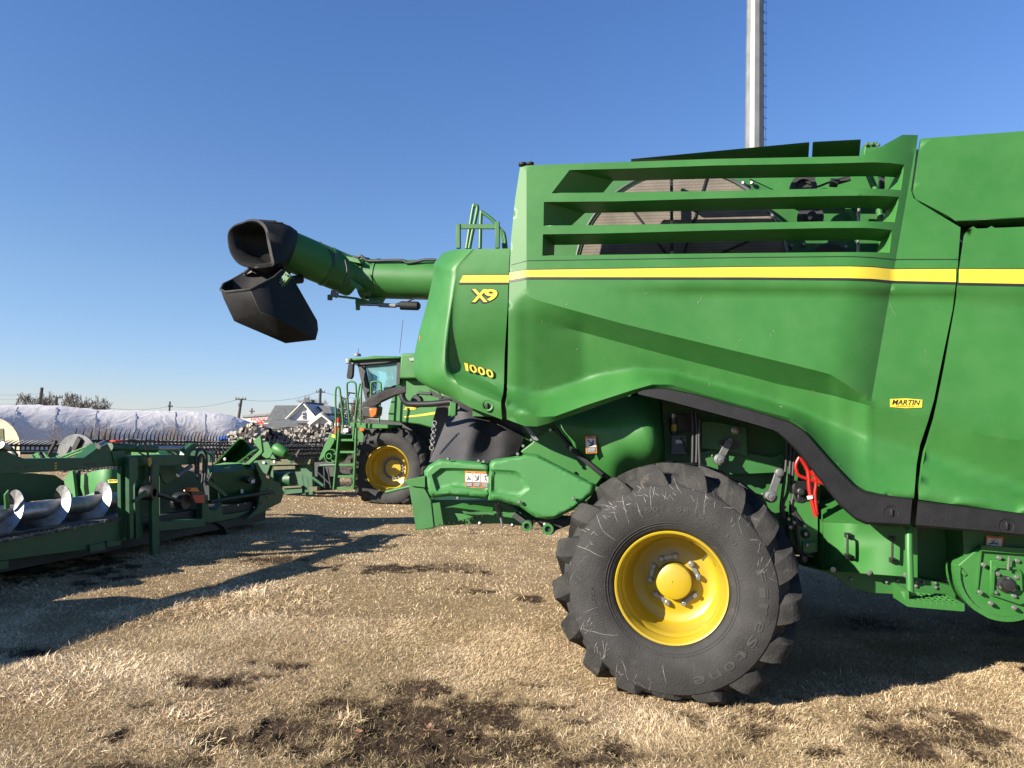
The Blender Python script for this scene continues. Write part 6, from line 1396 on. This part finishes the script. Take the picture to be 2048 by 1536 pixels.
# bare trees
MT['bark'] = mat('grey_bark', (.13,.105,.085), .9, var=.3); MT['twig'] = mat('brown_twigs', (.15,.105,.085), .9, var=.3)
def bare_tree(px, ytop, Y, halfw, label, seed, m='bark', lv=4, upright=.5, twr=.02):
    rr_ = random.Random(seed); top = at(px, ytop, Y); Hh = top.z; base = Vector((top.x, top.y, 0)); W_ = halfw*Y/FPX
    e = empty('bare_tree', base, label, 'tree', 'bare trees on the skyline'); mb = MB(); mt_ = MB()
    mt_.tube([base, base+Vector((0,0,Hh*.3))], [Hh*.035, Hh*.025], 8); mt_.build('trunk', m, e)
    def grow(p, d, l, r, lev):
        k = 3; pts = [p]; q = p
        for i in range(k):
            d = (d+Vector((rr_.uniform(-.22,.22), rr_.uniform(-.22,.22), rr_.uniform(-.12,.2)))).normalized(); q = q+d*l/k; pts.append(q)
        mb.tube(pts, [max(twr*.6, r*(1-i*.13)) for i in range(4)], 3 if lev < 4 else 4, caps=False)
        if lev == 0: return
        n_ = 3 if lev > 1 else 4
        for i in range(n_):
            a = rr_.uniform(0, 6.28); sp = rr_.uniform(.45, 1.0); o = Vector((math.cos(a)*sp, math.sin(a)*sp, rr_.uniform(-.1,.7)*upright+.15))
            grow(pts[rr_.choice((2,3,3))], (d*.75+o).normalized(), l*rr_.uniform(.62,.86), max(twr*.6, r*.6), lev-1)
    for i in range(6):
        a = i*1.05+rr_.uniform(-.3,.3); grow(base+Vector((0,0,Hh*rr_.uniform(.2,.32))), Vector((math.cos(a)*1.0, math.sin(a)*.8, rr_.uniform(.5,1.3)*upright*1.6)).normalized(), Hh*.27, Hh*.014, lv)
    z_ = [v.z for v in mb.v]; x_ = [abs(v.x-base.x) for v in mb.v]; kz = Hh/max(z_); kx = W_/sorted(x_)[int(len(x_)*.985)]
    for v in mb.v: v.z *= kz; v.x = base.x+(v.x-base.x)*kx; v.y = base.y+(v.y-base.y)*kx
    mb.build('crown', m, e, smooth=0)
bare_tree(72, 780, 78, 34, 'spreading bare tree left of the short pole above the grain bag', 4, twr=.035)
bare_tree(146, 783, 78, 38, 'widest and densest bare tree, middle of the three above the grain bag', 9, twr=.035)
bare_tree(188, 790, 74, 30, 'lowest bare tree at the right end of the three above the grain bag', 13, twr=.035)
bare_tree(622, 790, 100, 34, 'hazy bare tree rising behind the ridge of the house', 17, twr=.03)
bare_tree(712, 788, 60, 14, 'upright reddish brown bare tree behind the ladder handrails', 23, 'twig', upright=1.2, twr=.03)
bare_tree(728, 800, 58, 12, 'small upright bare tree half hidden by the marker arm', 29, 'twig', upright=1.2, twr=.03)
# evergreen
MT['needles'] = mat('dark_needles', (.022,.04,.018), .9, var=.4, vscale=4)
pe = at(688, 797, 58); e = empty('pine_tree', (pe.x, pe.y, 0), 'dark green pine tree just right of the house behind the ladder', 'tree')
mb = MB(); mb.tube([(pe.x, pe.y, 0), (pe.x, pe.y, pe.z*.95)], [.16,.03], 8); mb.build('trunk', 'bark', e)
mb = MB(); rr_ = random.Random(31)
for k in range(2600):
    f = rr_.random()**.7; z = pe.z*(1-f*.9); rad = (.12+1.35*f)*rr_.random()**.5; a = rr_.random()*6.28; c = Vector((pe.x+math.cos(a)*rad, pe.y+math.sin(a)*rad, z-rad*.15+.15*math.sin(a*5+f*20)))
    d = Vector((math.cos(a), math.sin(a), rr_.uniform(-.2,.7))).normalized(); s_ = d.orthogonal().normalized(); l = rr_.uniform(.12,.3); mb.add([c-s_*.035, c+s_*.035, c+d*l], [(0,1,2)])
mb.build('crown', 'needles', e, smooth=0)
# firewood heap
MT['endgrain'] = mat('split_wood_pale', (.38,.34,.29), .9, var=.3, vscale=9); MT['barkd'] = mat('wood_bark_dark', (.07,.06,.055), .95, var=.4, vscale=9); MT['tanw'] = mat('fresh_wood', (.42,.26,.13), .85, var=.2)
tl = [(462,866),(480,862),(498,849),(512,847),(528,852),(540,866),(552,863),(575,858),(600,853),(625,850),(650,848),(675,851),(700,853),(720,856)]
mb = MB(); L = []
for x in np.linspace(460, 722, 40):
    y = float(np.interp(x, [t[0] for t in tl], [t[1] for t in tl])); Yd = 26.0+(1.5 if 530 < x else 0); tp_ = at(x, y+4, Yd); L.append([tp_+Vector((0,2.5,-tp_.z)), tp_+Vector((0,.8,0)), tp_, tp_+Vector((0,-.5,-tp_.z*.3)), tp_+Vector((0,-.9,-tp_.z))])
mb.loft(L); core = mb.build('log_heap_core', 'barkd', smooth=20); tag(core, 'dark inner mass of the firewood heap under its loose split logs', 'firewood', kind='stuff')
variants = []
for v in range(8):
    rr_ = random.Random(v); l = rr_.uniform(.24,.40); r_ = rr_.uniform(.055,.095); n_ = rr_.choice((3,4,5))
    a0 = [rr_.uniform(-.3,.3)+6.283*k/n_ for k in range(n_)]; c0 = [Vector((math.cos(t)*r_*rr_.uniform(.8,1.2), -l/2, math.sin(t)*r_*rr_.uniform(.8,1.2))) for t in a0]
    mb = MB(); mb.prism(c0, (rr_.uniform(-.02,.02), l, 0)); ob = mb.build('firewood_log', 'endgrain' if v % 3 == 0 else 'barkd', smooth=0)
    ob.data.materials.append(MT['endgrain']); ob.data.materials.append(MT['tanw'])
    for f in ob.data.polygons:
        if abs(f.normal.y) > .8: f.material_index = 1
        elif v % 3 == 1 and f.index % 3 == 0: f.material_index = 1
    variants.append(ob)
rr_ = random.Random(77); cnt = 0
for k in range(290):
    x = rr_.uniform(463, 700); y0 = float(np.interp(x, [t[0] for t in tl], [t[1] for t in tl])); f = rr_.random()**1.3; y = y0+f*44; Yd = 26.0+(1.5 if x > 530 else 0)-.75*min(1, f*1.3)-.12
    src = variants[k % 8]; o = src if k < 8 else src.copy()
    if k >= 8: scene.collection.objects.link(o)
    o.location = at(x, y+2, Yd); o.rotation_euler = (rr_.uniform(-.7,.7), rr_.uniform(0,6.28), rr_.uniform(0,6.28))
    q = 'pale grey' if k % 8 % 3 == 0 else 'dark barked'
    where = 'in the left mound' if x < 535 else 'in the long right heap'
    tag(o, f'{q} split firewood log {where} of the woodpile behind the headers', 'firewood log', 'split logs of the woodpile')
mb = MB(); mb.loft([[at(436,878,21), at(441,874,21.2), at(448,872,21.2), at(454,872,21)], [at(436,881,20.9), at(442,879,20.7), at(449,877,20.8), at(454,879,20.9)], [at(436,890,21), at(442,889,20.8), at(449,889,20.8), at(455,890,21)]])
tag(mb.build('tarpaulin', 'blue', smooth=60, solid=.01), 'small crumpled bright blue tarpaulin between tines and woodpile', 'tarpaulin')
# dry weeds in front of the bag
mb = MB(); rr_ = random.Random(8)
for k in range(150):
    px = rr_.choice((178,205,215,330,350,395,110)) + rr_.gauss(0,9); Y = rr_.uniform(24,27); t_ = at(px, rr_.uniform(845,875), Y); b_ = Vector((t_.x+rr_.uniform(-.15,.15), t_.y, .0)); m_2 = b_.lerp(t_, .6)+Vector((rr_.uniform(-.1,.1),0,0))
    mb.tube([b_, m_2, t_], [.008,.006,.003], 3, caps=False)
    for j in range(3): q = b_.lerp(t_, rr_.uniform(.5,.95)); mb.tube([q, q+Vector((rr_.uniform(-.25,.25), 0, rr_.uniform(.05,.25)))], .004, 3, caps=False)
tag(mb.build('dry_weeds', mat('dead_stalks', (.25,.19,.14), .9), smooth=0), 'thin dead weed stalks standing in front of the white grain bag', 'weeds', kind='stuff')
